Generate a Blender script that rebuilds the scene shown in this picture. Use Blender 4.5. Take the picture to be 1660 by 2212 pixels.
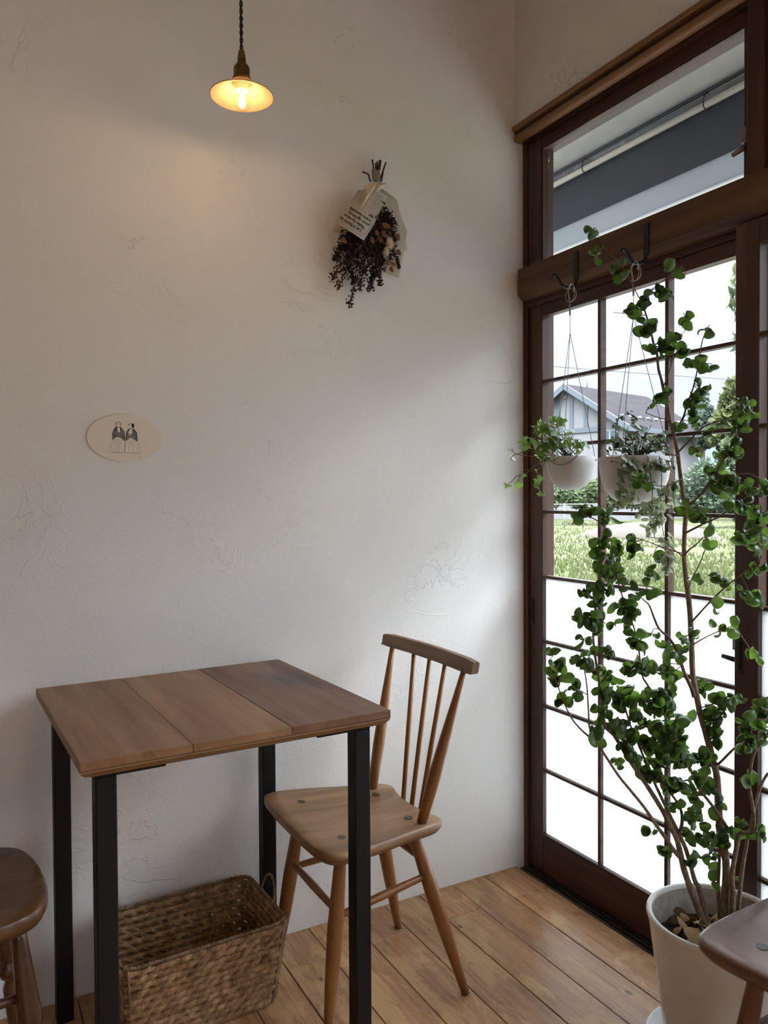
import bpy, bmesh, math, random
from mathutils import Vector, Matrix, noise
R = math.radians
rnd = random.Random(7)
scene = bpy.context.scene
col = scene.collection
for o in list(bpy.data.objects):
    bpy.data.objects.remove(o, do_unlink=True)

# ------------------------------------------------------------------ camera
F_PX, W_PX, H_PX = 1661.9, 1660.0, 2212.0
YAW, PITCH, ROLL = R(28.8375), R(1.13215), R(-0.31772)
CAM = Vector((-1.501, -1.883, 1.15))
_f = Vector((math.sin(YAW)*math.cos(PITCH), math.cos(YAW)*math.cos(PITCH), -math.sin(PITCH)))
_r0 = Vector((math.cos(YAW), -math.sin(YAW), 0)); _u0 = _r0.cross(_f)
CR = math.cos(ROLL)*_r0 + math.sin(ROLL)*_u0
CU = -math.sin(ROLL)*_r0 + math.cos(ROLL)*_u0
CF = _f
cam_data = bpy.data.cameras.new('camera'); cam = bpy.data.objects.new('camera', cam_data); col.objects.link(cam)
cam.matrix_world = Matrix(((CR.x, CU.x, -CF.x, CAM.x), (CR.y, CU.y, -CF.y, CAM.y), (CR.z, CU.z, -CF.z, CAM.z), (0, 0, 0, 1)))
cam_data.sensor_fit = 'HORIZONTAL'; cam_data.sensor_width = 36.0
cam_data.lens = 36.0*F_PX/W_PX
cam_data.clip_start = 0.02; cam_data.clip_end = 500
scene.camera = cam

def ray(x, y):
    return CF + CR*((x-W_PX/2)/F_PX) - CU*((y-H_PX/2)/F_PX)
def at_depth(x, y, d): return CAM + ray(x, y)*d          # survey helper: photo pixel + distance -> place in the room
def on_plane(x, y, axis, v):
    d = ray(x, y); return CAM + d*((v-CAM[axis])/d[axis])

# ------------------------------------------------------------------ view, sky, sun
vs = scene.view_settings
vs.view_transform = 'Standard'; vs.look = 'None'; vs.gamma = 1.0; vs.use_curve_mapping = False
vs.exposure = EXPOSURE = 2.48
SKY_STRENGTH = 1.0
FILL_LAMP_W = 1.6  # power of the two added lamps behind the camera
LAMP_T = 0.115

class NT:
    def __init__(s, tree): s.t = tree; s.t.nodes.clear()
    def n(s, typ, **kw):
        nd = s.t.nodes.new(typ); ins = kw.pop('ins', {})
        for k, v in kw.items(): setattr(nd, k, v)
        for k, v in ins.items():
            if isinstance(v, bpy.types.NodeSocket): s.t.links.new(v, nd.inputs[k])
            else: nd.inputs[k].default_value = v
        return nd
    def l(s, a, b): s.t.links.new(a, b)
    def ramp(s, fac, stops, interp='LINEAR'):
        nd = s.n('ShaderNodeValToRGB'); cr = nd.color_ramp; cr.interpolation = interp
        while len(cr.elements) > 1: cr.elements.remove(cr.elements[-1])
        cr.elements[0].position = stops[0][0]; cr.elements[0].color = c4(stops[0][1])
        for p, c in stops[1:]:
            e = cr.elements.new(p); e.color = c4(c)
        s.l(fac, nd.inputs[0]); return nd.outputs[0]
    def math(s, op, a, b=None):
        nd = s.n('ShaderNodeMath', operation=op)
        for i, v in enumerate((a, b)):
            if v is None: continue
            if isinstance(v, bpy.types.NodeSocket): s.l(v, nd.inputs[i])
            else: nd.inputs[i].default_value = v
        return nd.outputs[0]
    def mix(s, fac, a, b, blend='MIX'):
        nd = s.n('ShaderNodeMix', data_type='RGBA', blend_type=blend)
        for i, v in ((0, fac), (6, a), (7, b)):
            if isinstance(v, bpy.types.NodeSocket): s.l(v, nd.inputs[i])
            elif i == 0: nd.inputs[i].default_value = v
            else: nd.inputs[i].default_value = c4(v)
        return nd.outputs[2]
    def noise(s, vec, scale, detail=4, rough=.55, dist=0.0):
        return s.n('ShaderNodeTexNoise', ins={'Vector': vec, 'Scale': scale, 'Detail': detail, 'Roughness': rough, 'Distortion': dist}).outputs[0]
    def coords(s, kind='Object', scale=(1, 1, 1), rot=(0, 0, 0), loc=(0, 0, 0)):
        tc = s.n('ShaderNodeTexCoord')
        return s.n('ShaderNodeMapping', ins={'Vector': tc.outputs[kind], 'Scale': scale, 'Rotation': rot, 'Location': loc}).outputs[0]
def c4(c): return (c[0], c[1], c[2], c[3] if len(c) > 3 else 1.0) if not isinstance(c, (int, float)) else (c, c, c, 1)
def srgb(r, g, b):
    return tuple(((v/255)/12.92 if v/255 <= .04045 else ((v/255+.055)/1.055)**2.4) for v in (r, g, b))

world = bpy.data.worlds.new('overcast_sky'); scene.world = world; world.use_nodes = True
wt = NT(world.node_tree)
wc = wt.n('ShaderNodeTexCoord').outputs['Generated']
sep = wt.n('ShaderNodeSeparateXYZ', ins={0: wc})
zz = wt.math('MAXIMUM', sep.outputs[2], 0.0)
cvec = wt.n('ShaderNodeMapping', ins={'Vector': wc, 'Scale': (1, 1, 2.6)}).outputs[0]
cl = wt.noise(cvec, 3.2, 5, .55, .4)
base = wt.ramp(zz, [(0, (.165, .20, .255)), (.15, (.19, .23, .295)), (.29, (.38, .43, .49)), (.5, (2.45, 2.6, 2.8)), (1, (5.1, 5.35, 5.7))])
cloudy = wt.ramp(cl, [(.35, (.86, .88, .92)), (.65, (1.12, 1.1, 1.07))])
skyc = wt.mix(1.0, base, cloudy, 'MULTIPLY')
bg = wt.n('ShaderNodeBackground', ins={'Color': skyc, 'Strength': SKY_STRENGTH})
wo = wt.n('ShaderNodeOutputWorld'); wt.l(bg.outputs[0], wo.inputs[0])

sun_d = bpy.data.lights.new('hazy_sun', 'SUN'); sun = bpy.data.objects.new('hazy_sun', sun_d); col.objects.link(sun)
sun_d.energy = 1.2; sun_d.angle = R(40); sun_d.color = (1, .97, .92)
sun.rotation_euler = (R(28), R(-12), 0); sun.location = (6, -6, 12)

# ------------------------------------------------------------------ object helpers
class MB:
    """collects shapes, then links them as ONE mesh object"""
    def __init__(s): s.v = []; s.f = []; s.smooth = []
    def add(s, vs, fs, smooth=False, M=None):
        b = len(s.v)
        s.v += [tuple(M @ Vector(v)) if M else tuple(v) for v in vs]
        s.f += [tuple(i+b for i in f) for f in fs]; s.smooth += [smooth]*len(fs); return s
    def box(s, lo, hi, bev=0.0, M=None):
        (x0, y0, z0), (x1, y1, z1) = lo, hi
        x0, x1 = min(x0, x1), max(x0, x1); y0, y1 = min(y0, y1), max(y0, y1); z0, z1 = min(z0, z1), max(z0, z1)
        if bev <= 0:
            return s.add([(x0,y0,z0),(x1,y0,z0),(x1,y1,z0),(x0,y1,z0),(x0,y0,z1),(x1,y0,z1),(x1,y1,z1),(x0,y1,z1)],
                         [(0,3,2,1),(4,5,6,7),(0,1,5,4),(1,2,6,5),(2,3,7,6),(3,0,4,7)], False, M)
        b = min(bev, (x1-x0)*.45, (y1-y0)*.45, (z1-z0)*.45)
        vs = []; idx = {}
        for ix, X in enumerate((x0, x1)):
            for iy, Y in enumerate((y0, y1)):
                for iz, Z in enumerate((z0, z1)):
                    sx, sy, sz = (b if ix == 0 else -b), (b if iy == 0 else -b), (b if iz == 0 else -b)
                    for k, p in enumerate(((X, Y+sy, Z+sz), (X+sx, Y, Z+sz), (X+sx, Y+sy, Z))):
                        idx[(ix, iy, iz, k)] = len(vs); vs.append(p)
        I = idx; fs = []
        for a in (0, 1):
            q = [I[(a,0,0,0)], I[(a,1,0,0)], I[(a,1,1,0)], I[(a,0,1,0)]]; fs.append(q if a else q[::-1])
            q = [I[(0,a,0,1)], I[(0,a,1,1)], I[(1,a,1,1)], I[(1,a,0,1)]]; fs.append(q if a else q[::-1])
            q = [I[(0,0,a,2)], I[(1,0,a,2)], I[(1,1,a,2)], I[(0,1,a,2)]]; fs.append(q if a else q[::-1])
        for a in (0, 1):
            for c in (0, 1):
                fs.append([I[(a,c,0,0)], I[(a,c,1,0)], I[(a,c,1,1)], I[(a,c,0,1)]])
                fs.append([I[(a,0,c,0)], I[(a,1,c,0)], I[(a,1,c,2)], I[(a,0,c,2)]])
                fs.append([I[(0,a,c,1)], I[(1,a,c,1)], I[(1,a,c,2)], I[(0,a,c,2)]])
                for e in (0, 1): fs.append([I[(a,c,e,0)], I[(a,c,e,1)], I[(a,c,e,2)]])
        return s.add(vs, fs, False, M)
    def tube(s, pts, rad, n=8, caps=True, closed=False, smooth=True, M=None, squash=None):
        pts = [Vector(p) for p in pts]; m = len(pts)
        if not hasattr(rad, '__len__'): rad = [rad]*m
        vs = []; fs = []; up = None
        for i, p in enumerate(pts):
            if closed: t = pts[(i+1) % m]-pts[(i-1) % m]
            else: t = pts[min(i+1, m-1)]-pts[max(i-1, 0)]
            if t.length < 1e-9: t = Vector((0, 0, 1))
            t.normalize()
            if up is None:
                up = Vector((0, 0, 1)) if abs(t.z) < .9 else Vector((1, 0, 0))
            a = (up - t*up.dot(t))
            if a.length < 1e-6: a = t.orthogonal()
            a.normalize(); up = a; b = t.cross(a)
            for k in range(n):
                an = 2*math.pi*k/n
                vs.append(p + (a*math.cos(an) + b*math.sin(an)*(squash or 1))*rad[i])
        for i in range(m if closed else m-1):
            j = (i+1) % m
            for k in range(n):
                k2 = (k+1) % n; fs.append((i*n+k, i*n+k2, j*n+k2, j*n+k))
        s.add(vs, fs, smooth, M)
        if caps and not closed:
            s.add(vs[:n], [tuple(range(n))[::-1]], False, M); s.add(vs[-n:], [tuple(range(n))], False, M)
        return s
    def lathe(s, prof, n=24, smooth=True, M=None, close=False):
        vs = []; fs = []
        for r, z in prof:
            for k in range(n):
                a = 2*math.pi*k/n; vs.append((r*math.cos(a), r*math.sin(a), z))
        m = len(prof)
        for i in range(m if close else m-1):
            j = (i+1) % m
            for k in range(n):
                k2 = (k+1) % n; fs.append((i*n+k, i*n+k2, j*n+k2, j*n+k))
        return s.add(vs, fs, smooth, M)
    def prism(s, poly, z0, z1, M=None, smooth=False):
        n = len(poly)
        vs = [(x, y, z0) for x, y in poly]+[(x, y, z1) for x, y in poly]
        fs = [tuple(range(n))[::-1], tuple(range(n, 2*n))]
        s.add(vs, fs, False, M)
        s.add(vs, [(i, (i+1) % n, (i+1) % n+n, i+n) for i in range(n)], smooth, M)
        return s
    def mesh(s, name, origin=(0, 0, 0)):
        me = bpy.data.meshes.new(name); o = Vector(origin)
        me.from_pydata([tuple(Vector(v)-o) for v in s.v], [], s.f)
        me.polygons.foreach_set('use_smooth', s.smooth)
        bm = bmesh.new(); bm.from_mesh(me); bmesh.ops.remove_doubles(bm, verts=bm.verts, dist=1e-6)
        bmesh.ops.recalc_face_normals(bm, faces=bm.faces); bm.to_mesh(me); bm.free()
        me.update(); return me
    def build(s, name, mat, parent=None, origin=(0, 0, 0), label=None):
        me = s.mesh(name, origin); me.materials.append(mat)
        o = bpy.data.objects.new(name, me); col.objects.link(o)
        if parent: o.parent = parent
        if label: o['label'] = label
        return o
def link(name, me, parent=None, M=None):
    o = bpy.data.objects.new(name, me); col.objects.link(o)
    if parent: o.parent = parent
    if M is not None: o.matrix_local = M
    return o
def tag(o, label, cat, group=None, kind=None):
    o['label'] = label; o['category'] = cat
    if group: o['group'] = group
    if kind: o['kind'] = kind
    return o
def thing(name, loc, label, cat, group=None, rz=0.0):
    o = bpy.data.objects.new(name, None); o.empty_display_size = .05; col.objects.link(o)
    o.location = loc; o.rotation_euler = (0, 0, rz); return tag(o, label, cat, group)
def struct(o, label=None):
    o['kind'] = 'structure'
    if label: o['label'] = label
    return o
def copy_tree(o, parent=None):
    c = o.copy(); col.objects.link(c); c.parent = parent
    for ch in list(o.children): copy_tree(ch, c)
    return c
def basis(x, y, z, loc=(0, 0, 0)):
    return Matrix(((x[0], y[0], z[0], loc[0]), (x[1], y[1], z[1], loc[1]), (x[2], y[2], z[2], loc[2]), (0, 0, 0, 1)))
def smooth_path(pts, k=4):
    pts = [Vector(p) for p in pts]
    if len(pts) < 3: return pts
    out = []
    for i in range(len(pts)-1):
        p0 = pts[max(i-1, 0)]; p1 = pts[i]; p2 = pts[i+1]; p3 = pts[min(i+2, len(pts)-1)]
        for j in range(k):
            t = j/k
            out.append(.5*((2*p1)+(p2-p0)*t+(2*p0-5*p1+4*p2-p3)*t*t+(3*p1-p0-3*p2+p3)*t**3))
    out.append(pts[-1]); return out

# ------------------------------------------------------------------ materials
def new_mat(name):
    m = bpy.data.materials.new(name); m.use_nodes = True; nt = NT(m.node_tree)
    out = nt.n('ShaderNodeOutputMaterial'); return m, nt, out
def plain(name, c, rough=.5, metal=0.0, spec=.5, bump=0.0, bscale=60, var=0.0, vscale=8, coat=0.0, trans=0.0):
    m, nt, out = new_mat(name)
    p = nt.n('ShaderNodeBsdfPrincipled', ins={'Base Color': c4(c), 'Roughness': rough, 'Metallic': metal, 'Specular IOR Level': spec, 'Coat Weight': coat, 'Coat Roughness': .2})
    v = nt.coords('Object')
    if var > 0:
        nz = nt.noise(v, vscale, 4)
        a = tuple(x*(1-var) for x in c[:3]); b = tuple(min(1, x*(1+var)) for x in c[:3])
        nt.l(nt.ramp(nz, [(.3, a), (.7, b)]), p.inputs['Base Color'])
    if bump > 0:
        b = nt.n('ShaderNodeBump', ins={'Strength': bump, 'Distance': .01, 'Height': nt.noise(v, bscale, 5)})
        nt.l(b.outputs[0], p.inputs['Normal'])
    if trans > 0:
        t = nt.n('ShaderNodeBsdfTranslucent', ins={'Color': c4(c)})
        mx = nt.n('ShaderNodeMixShader', ins={0: trans, 1: p.outputs[0], 2: t.outputs[0]}); nt.l(mx.outputs[0], out.inputs[0])
    else: nt.l(p.outputs[0], out.inputs[0])
    return m
def wood(name, dark, mid, light, scale=(3, 40, 40), rough=.45, coat=0.0, bump=.08, rnd_amt=.0, blotch=0.0, spec=.4, kind='Object', coat_rough=.25):
    """grain runs along the axis with the small scale"""
    m, nt, out = new_mat(name)
    v = nt.coords(kind, scale)
    oi = nt.n('ShaderNodeObjectInfo')
    off = nt.n('ShaderNodeVectorMath', operation='ADD', ins={0: v})
    sc = nt.n('ShaderNodeVectorMath', operation='SCALE', ins={0: (37., 91., 53.), 'Scale': oi.outputs['Random']}); nt.l(sc.outputs[0], off.inputs[1])
    g = nt.noise(off.outputs[0], 1.0, 7, .62, .6)
    g2 = nt.noise(off.outputs[0], .27, 3, .5, 1.2)
    mixg = nt.math('ADD', nt.math('MULTIPLY', g, .6), nt.math('MULTIPLY', g2, .4))
    c = nt.ramp(mixg, [(.32, dark), (.5, mid), (.68, light)])
    if blotch > 0:
        vb = nt.coords(kind, (1, 1, 1)); nb = nt.noise(vb, 9, 6, .65)
        c = nt.mix(blotch, c, nt.ramp(nb, [(.35, (.45, .42, .4)), (.6, (1.15, 1.1, 1.05))]), 'MULTIPLY')
    if rnd_amt > 0:
        hv = nt.n('ShaderNodeHueSaturation', ins={'Color': c, 'Value': nt.math('ADD', nt.math('MULTIPLY', oi.outputs['Random'], rnd_amt), 1-rnd_amt/2)}); c = hv.outputs[0]
    b = nt.n('ShaderNodeBump', ins={'Strength': bump, 'Distance': .004, 'Height': g})
    rr = nt.ramp(g, [(.2, min(1, rough+.12)), (.8, max(0, rough-.08))])
    p = nt.n('ShaderNodeBsdfPrincipled', ins={'Base Color': c, 'Roughness': rr, 'Specular IOR Level': spec, 'Coat Weight': coat, 'Coat Roughness': coat_rough, 'Normal': b.outputs[0]})
    nt.l(p.outputs[0], out.inputs[0]); return m
def glass_thin(name, tint=(.97, .98, .98), refl=.6):
    m, nt, out = new_mat(name)
    t = nt.n('ShaderNodeBsdfTransparent', ins={'Color': c4(tint)})
    g = nt.n('ShaderNodeBsdfGlossy', ins={'Color': c4((refl,)*3), 'Roughness': .03})
    lw = nt.n('ShaderNodeLayerWeight', ins={'Blend': .5})
    fr = nt.math('ADD', nt.math('MULTIPLY', nt.math('POWER', lw.outputs['Facing'], 5.0), .5), .03)
    mx = nt.n('ShaderNodeMixShader', ins={0: fr, 1: t.outputs[0], 2: g.outputs[0]})
    nt.l(mx.outputs[0], out.inputs[0]); return m
def glass_frosted(name):
    m, nt, out = new_mat(name)
    v = nt.coords('Object'); h = nt.n('ShaderNodeTexVoronoi', ins={'Vector': v, 'Scale': 260.0}).outputs[0]
    b = nt.n('ShaderNodeBump', ins={'Strength': .35, 'Distance': .003, 'Height': h})
    t = nt.n('ShaderNodeBsdfTranslucent', ins={'Color': (.70, .715, .71, 1), 'Normal': b.outputs[0]})
    g = nt.n('ShaderNodeBsdfGlossy', ins={'Color': (1, 1, 1, 1), 'Roughness': .35, 'Normal': b.outputs[0]})
    mx = nt.n('ShaderNodeMixShader', ins={0: .06, 1: t.outputs[0], 2: g.outputs[0]})
    nt.l(mx.outputs[0], out.inputs[0]); return m
def plaster(name, c):
    m, nt, out = new_mat(name)
    v = nt.coords('Object')
    big = nt.noise(v, 1.3, 3, .5); fine = nt.noise(v, 260, 3, .6)
    tv = nt.coords('Object', (3.2, 3.2, 4.4), (0, R(35), 0)); ridge = nt.noise(tv, 1.6, 9, .52, 1.8)
    r1 = nt.ramp(ridge, [(.48, (0, 0, 0)), (.5, (1, 1, 1)), (.515, (0, 0, 0))])
    msk = nt.ramp(nt.noise(v, 2.3, 2, .5), [(.52, (0, 0, 0)), (.66, (1, 1, 1))])
    chips = nt.ramp(nt.noise(v, 38, 6, .6, .8), [(.60, (0, 0, 0)), (.63, (1, 1, 1))])
    cm = nt.ramp(nt.noise(v, 4.3, 3, .5), [(.60, (0, 0, 0)), (.70, (1, 1, 1))])
    h = nt.math('ADD', nt.math('MULTIPLY', nt.math('MULTIPLY', r1, msk), .35), nt.math('MULTIPLY', fine, .22))
    h = nt.math('ADD', h, nt.math('MULTIPLY', big, 1.2))
    h = nt.math('ADD', h, nt.math('MULTIPLY', nt.math('MULTIPLY', chips, cm), .5))
    h = nt.math('ADD', h, nt.math('MULTIPLY', nt.noise(v, 14, 5, .6), .35))
    b = nt.n('ShaderNodeBump', ins={'Strength': .75, 'Distance': .0055, 'Height': h})
    cc = nt.ramp(big, [(.3, tuple(x*.97 for x in c)), (.7, c)])
    p = nt.n('ShaderNodeBsdfPrincipled', ins={'Base Color': cc, 'Roughness': .85, 'Specular IOR Level': .25, 'Normal': b.outputs[0]})
    nt.l(p.outputs[0], out.inputs[0]); return m
def emit(name, c, s):
    m, nt, out = new_mat(name); e = nt.n('ShaderNodeEmission', ins={'Color': c4(c), 'Strength': s}); nt.l(e.outputs[0], out.inputs[0]); return m

MAT = dict(
    plaster=plaster('white_plaster', (.86, .85, .832)),
    ceiling=wood('ceiling_boards', (.34, .27, .20), (.45, .37, .285), (.54, .46, .365), (12, 1.5, 12), .6),
    panel=wood('brown_wall_panel', (.16, .10, .065), (.25, .17, .11), (.33, .23, .155), (8, 8, 1.2), .6),
    frame=wood('dark_frame_wood', (.024, .0098, .0058), (.056, .0225, .013), (.105, .046, .025), (28, 28, 2.0), .42, bump=.12),
    frame_h=wood('dark_frame_wood_level', (.024, .0098, .0058), (.056, .0225, .013), (.105, .046, .025), (28, 2.0, 28), .42, bump=.12),
    beam=wood('brown_beam_wood', (.042, .018, .009), (.092, .040, .018), (.155, .073, .034), (30, 2.0, 30), .45, bump=.12),
    trim=wood('honey_trim_wood', (.10, .045, .015), (.22, .11, .045), (.33, .18, .08), (30, 2.0, 30), .4, bump=.1),
    muntin=wood('muntin_wood', (.032, .014, .009), (.065, .030, .018), (.115, .058, .035), (26, 26, 26), .5),
    glass=glass_thin('clear_glass'), frosted=glass_frosted('frosted_glass'),
    track=plain('sill_track_metal', (.035, .03, .027), .4, .6, bump=.1),
    sill=wood('sill_wood', (.02, .015, .012), (.05, .035, .025), (.1, .075, .05), (30, 2, 30), .6),
    black=plain('black_steel', (.006, .006, .0065), .55, 0.0, .25),
    iron=plain('black_iron', (.015, .015, .017), .5, .3),
)
# ------------------------------------------------------------------ the setting
def floor_mat():
    m, nt, out = new_mat('worn_floor_boards')
    oi = nt.n('ShaderNodeObjectInfo'); rndv = oi.outputs['Random']
    v0 = nt.coords('Object', (1, 1, 1)); v = nt.n('ShaderNodeVectorMath', operation='ADD', ins={0: v0})
    nt.l(nt.n('ShaderNodeVectorMath', operation='SCALE', ins={0: (13., 29., 7.), 'Scale': rndv}).outputs[0], v.inputs[1]); v = v.outputs[0]
    gv = nt.n('ShaderNodeMapping', ins={'Vector': v, 'Scale': (95, 3.0, 10)}).outputs[0]
    grain = nt.noise(gv, 1.0, 8, .65, .8)
    wv = nt.n('ShaderNodeMapping', ins={'Vector': v, 'Scale': (11, 4.5, 8)}).outputs[0]
    wear = nt.noise(wv, 1.0, 9, .72, .5)
    wear2 = nt.noise(wv, 2.6, 8, .75, .2)
    c = nt.ramp(grain, [(.30, (0.231, 0.112, 0.054)), (.5, (0.412, 0.220, 0.105)), (.70, (0.538, 0.301, 0.146))])
    pale = nt.ramp(wear, [(.50, (0, 0, 0)), (.56, (.8,)*3), (.7, (1, 1, 1))])
    c = nt.mix(nt.math('MULTIPLY', pale, .7), c, (0.611, 0.401, 0.197))
    darkm = nt.ramp(wear2, [(.30, (1, 1, 1)), (.42, (0, 0, 0))])
    c = nt.mix(nt.math('MULTIPLY', darkm, .75), c, (0.177, 0.087, 0.053))
    kn = nt.n('ShaderNodeTexVoronoi', ins={'Vector': nt.n('ShaderNodeMapping', ins={'Vector': v, 'Scale': (9, 5.0, 1)}).outputs[0], 'Scale': 1.0}).outputs[0]
    knm = nt.ramp(kn, [(.035, (1, 1, 1)), (.07, (0, 0, 0))])
    c = nt.mix(nt.math('MULTIPLY', knm, .8), c, (.06, .028, .016))
    hv = nt.n('ShaderNodeHueSaturation', ins={'Color': c, 'Value': nt.math('ADD', nt.math('MULTIPLY', rndv, .25), .86)}); c = hv.outputs[0]
    h = nt.math('ADD', nt.math('MULTIPLY', grain, .6), nt.math('MULTIPLY', wear, .5))
    b = nt.n('ShaderNodeBump', ins={'Strength': .22, 'Distance': .003, 'Height': h})
    rg = nt.ramp(wear, [(.35, (.24,)*3), (.6, (.44,)*3)])
    p = nt.n('ShaderNodeBsdfPrincipled', ins={'Base Color': c, 'Roughness': rg, 'Specular IOR Level': .5, 'Normal': b.outputs[0]})
    nt.l(p.outputs[0], out.inputs[0]); return m
MAT['floor'] = floor_mat()
XW, YW, ZC = -4.2, -4.6, 2.95
floor = struct(MB().box((XW, YW, -.12), (0, 0, -.018)).build('floor', plain('subfloor', (.03, .015, .008), .8)))
PW = .1155
edges = [0.0, -.126]
while edges[-1] > XW: edges.append(edges[-1]-PW)
joint_of = {0: [-.146, -1.9], 1: [-1.05, -2.6], 2: [-.147, -1.75], 3: [-.95, -2.3], 4: [-.147, -1.9], 5: [-1.05, -2.5], 6: [-.146, -1.8], 7: [-.9, -2.2], 8: [-.147, -1.75]}
for i in range(len(edges)-1):
    x1, x0 = edges[i]-.0011, max(edges[i+1], XW)+.0011
    if x1-x0 < .01: continue
    js = joint_of.get(i, [-(.3+rnd.random()*.9), -(1.8+rnd.random()*.9)]) + [-(3.2+rnd.random()*.6)]
    ys = [0.0]+js+[YW]
    for k in range(len(ys)-1):
        MB().box((x0, ys[k+1]+.0007, -.018), (x1, ys[k]-.0007, rnd.uniform(-.0008, 0)), .0012).build('plank', MAT['floor'], floor)

ceiling = struct(MB().box((XW, YW, ZC), (.16, .12, ZC+.1)).build('ceiling', MAT['ceiling']))
wall_back = struct(MB().box((XW-.12, 0, -.12), (.03, .12, ZC)).build('wall_back', MAT['plaster']))
wall_left = struct(MB().box((XW-.12, YW, -.12), (XW, 0, ZC)).build('wall_left', MAT['panel']))
# front wall (behind the camera) with an unseen window added for fill light
fw = MB(); FX0, FX1, FZ0, FZ1 = -3.4, -1.6, .9, 2.2
fw.box((XW-.12, YW-.12, -.12), (FX0, YW, ZC)); fw.box((FX1, YW-.12, -.12), (.16, YW, ZC))
fw.box((FX0, YW-.12, -.12), (FX1, YW, FZ0)); fw.box((FX0, YW-.12, FZ1), (FX1, YW, ZC))
wall_front = struct(fw.build('wall_front', MAT['panel']))
BAY = [(-.018, -1.60), (-1.68, -3.26)]
wr = MB(); wr.box((0, YW, 2.273), (.14, .0, ZC)); wr.box((0, YW, -.12), (.14, -3.34, 2.273))
wall_right = struct(wr.build('wall_right', MAT['plaster']))

# posts, head trim, beam (kamoi), sill
T = []
def trim(mb, mat): o = struct(mb.build('trim_%d' % (len(T)+1), mat)); T.append(o); return o
trim(MB().box((.03, -.018, -.05), (.14, .10, 2.30), .003), MAT['frame'])
for (a, b) in ((-1.68, -1.60), (-3.34, -3.26)): trim(MB().box((-.004, a, -.05), (.14, b, 2.273), .003), MAT['frame'])
trim(MB().box((-.013, -3.34, 2.259), (.02, .0, 2.274), .002), MAT['trim'])
trim(MB().box((-.001, -3.34, 2.247), (.02, -.0, 2.259)), MAT['frame_h'])
trim(MB().box((-.008, -3.34, 2.228), (.02, -.0, 2.247), .004), MAT['trim'])
trim(MB().box((.02, -3.26, 2.222), (.14, -.018, 2.273)), MAT['frame_h'])
for n, (y1, y0) in enumerate(BAY):
    kb = MB(); prof = [(-.004, 1.762), (-.004, 1.838), (.14, 1.838), (.14, 1.744), (.012, 1.744)]
    kb.add([(px, yy, pz) for yy in (y0, y1) for px, pz in prof],
           [(0,1,2,3,4), (9,8,7,6,5)]+[(i, (i+1) % 5, (i+1) % 5+5, i+5) for i in range(5)])
    trim(kb, MAT['beam'])
    trim(MB().box((.033, y0, 1.726), (.037, y1, 1.7445)), MAT['frame_h'])
    sl = trim(MB().box((.0, y0, -.05), (.14, y1, -.006)), MAT['sill'])
    for xr in (.015, .055): MB().box((xr-.003, y0, -.006), (xr+.003, y1, .001)).build('track_rail', MAT['track'], sl)
    MB().box((.0, y0, -.006), (.006, y1, .0015), .0006).build('track_edge', MAT['sill'], sl)
    MB().box((.033, y0, -.006), (.039, y1, .001), .0006).build('track_edge', MAT['track'], sl)
    ym = (y0+y1)/2
    if n == 0: trim(MB().box((.018, -.822, 1.838), (.14, -.779, 2.225), .002), MAT['frame'])
    else: trim(MB().box((.018, ym-.03, 1.838), (.14, ym+.03, 2.225), .002), MAT['frame'])

# sliding doors: three columns, eight rows of panes, the upper four rows clear, the lower four frosted
DW = .815; ST = .058
cols_y = [(-.077, -.304), (-.315, -.535), (-.546, -.766)]      # pane openings of the first door, world Y
BARZ = [1.495-.1967*i for i in range(7)]
def build_door(name, root):
    """local y=0 is the far edge of the sash, it runs towards -y; local x=0 its room face"""
    y0 = -DW; B = .03
    MB().box((0, -ST, .002), (B, 0, 1.742), .0015).build('stile', MAT['frame'], root)
    MB().box((0, y0, .002), (B, y0+.069, 1.742), .0015).build('stile', MAT['frame'], root)
    MB().box((.001, y0+.069, 1.690), (B-.001, -ST, 1.742), .001).build('rail', MAT['frame_h'], root)
    MB().box((.001, y0+.069, .002), (B-.001, -ST, .120), .001).build('rail', MAT['frame_h'], root)
    cy = [(a+.019, b+.019) for a, b in cols_y]
    for k in range(2):
        MB().box((.003, cy[k][1], .12), (.026, cy[k+1][0], 1.69), .001).build('muntin', MAT['muntin'], root)
    zs = [1.690]+BARZ+[.120]
    for r in range(8):
        zt = zs[r]-(.0045 if r else 0); zb = zs[r+1]+(.0045 if r < 7 else 0)
        for c in range(3):
            ya, yb = cy[c]
            if r < 7: MB().box((.003, yb, zs[r+1]-.0045), (.026, ya, zs[r+1]+.0045), .0008).build('muntin', MAT['muntin'], root)
            MB().box((.014, yb-.001, zb-.001), (.0165, ya+.001, zt+.001)).build('pane', MAT['glass'] if r < 4 else MAT['frosted'], root)
    return root
def empty_struct(name, loc):
    o = bpy.data.objects.new(name, None); o.empty_display_size = .05; col.objects.link(o); o.location = loc; return struct(o)
door1 = build_door('door', empty_struct('door_1', (.04, -.019, 0)))
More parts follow.
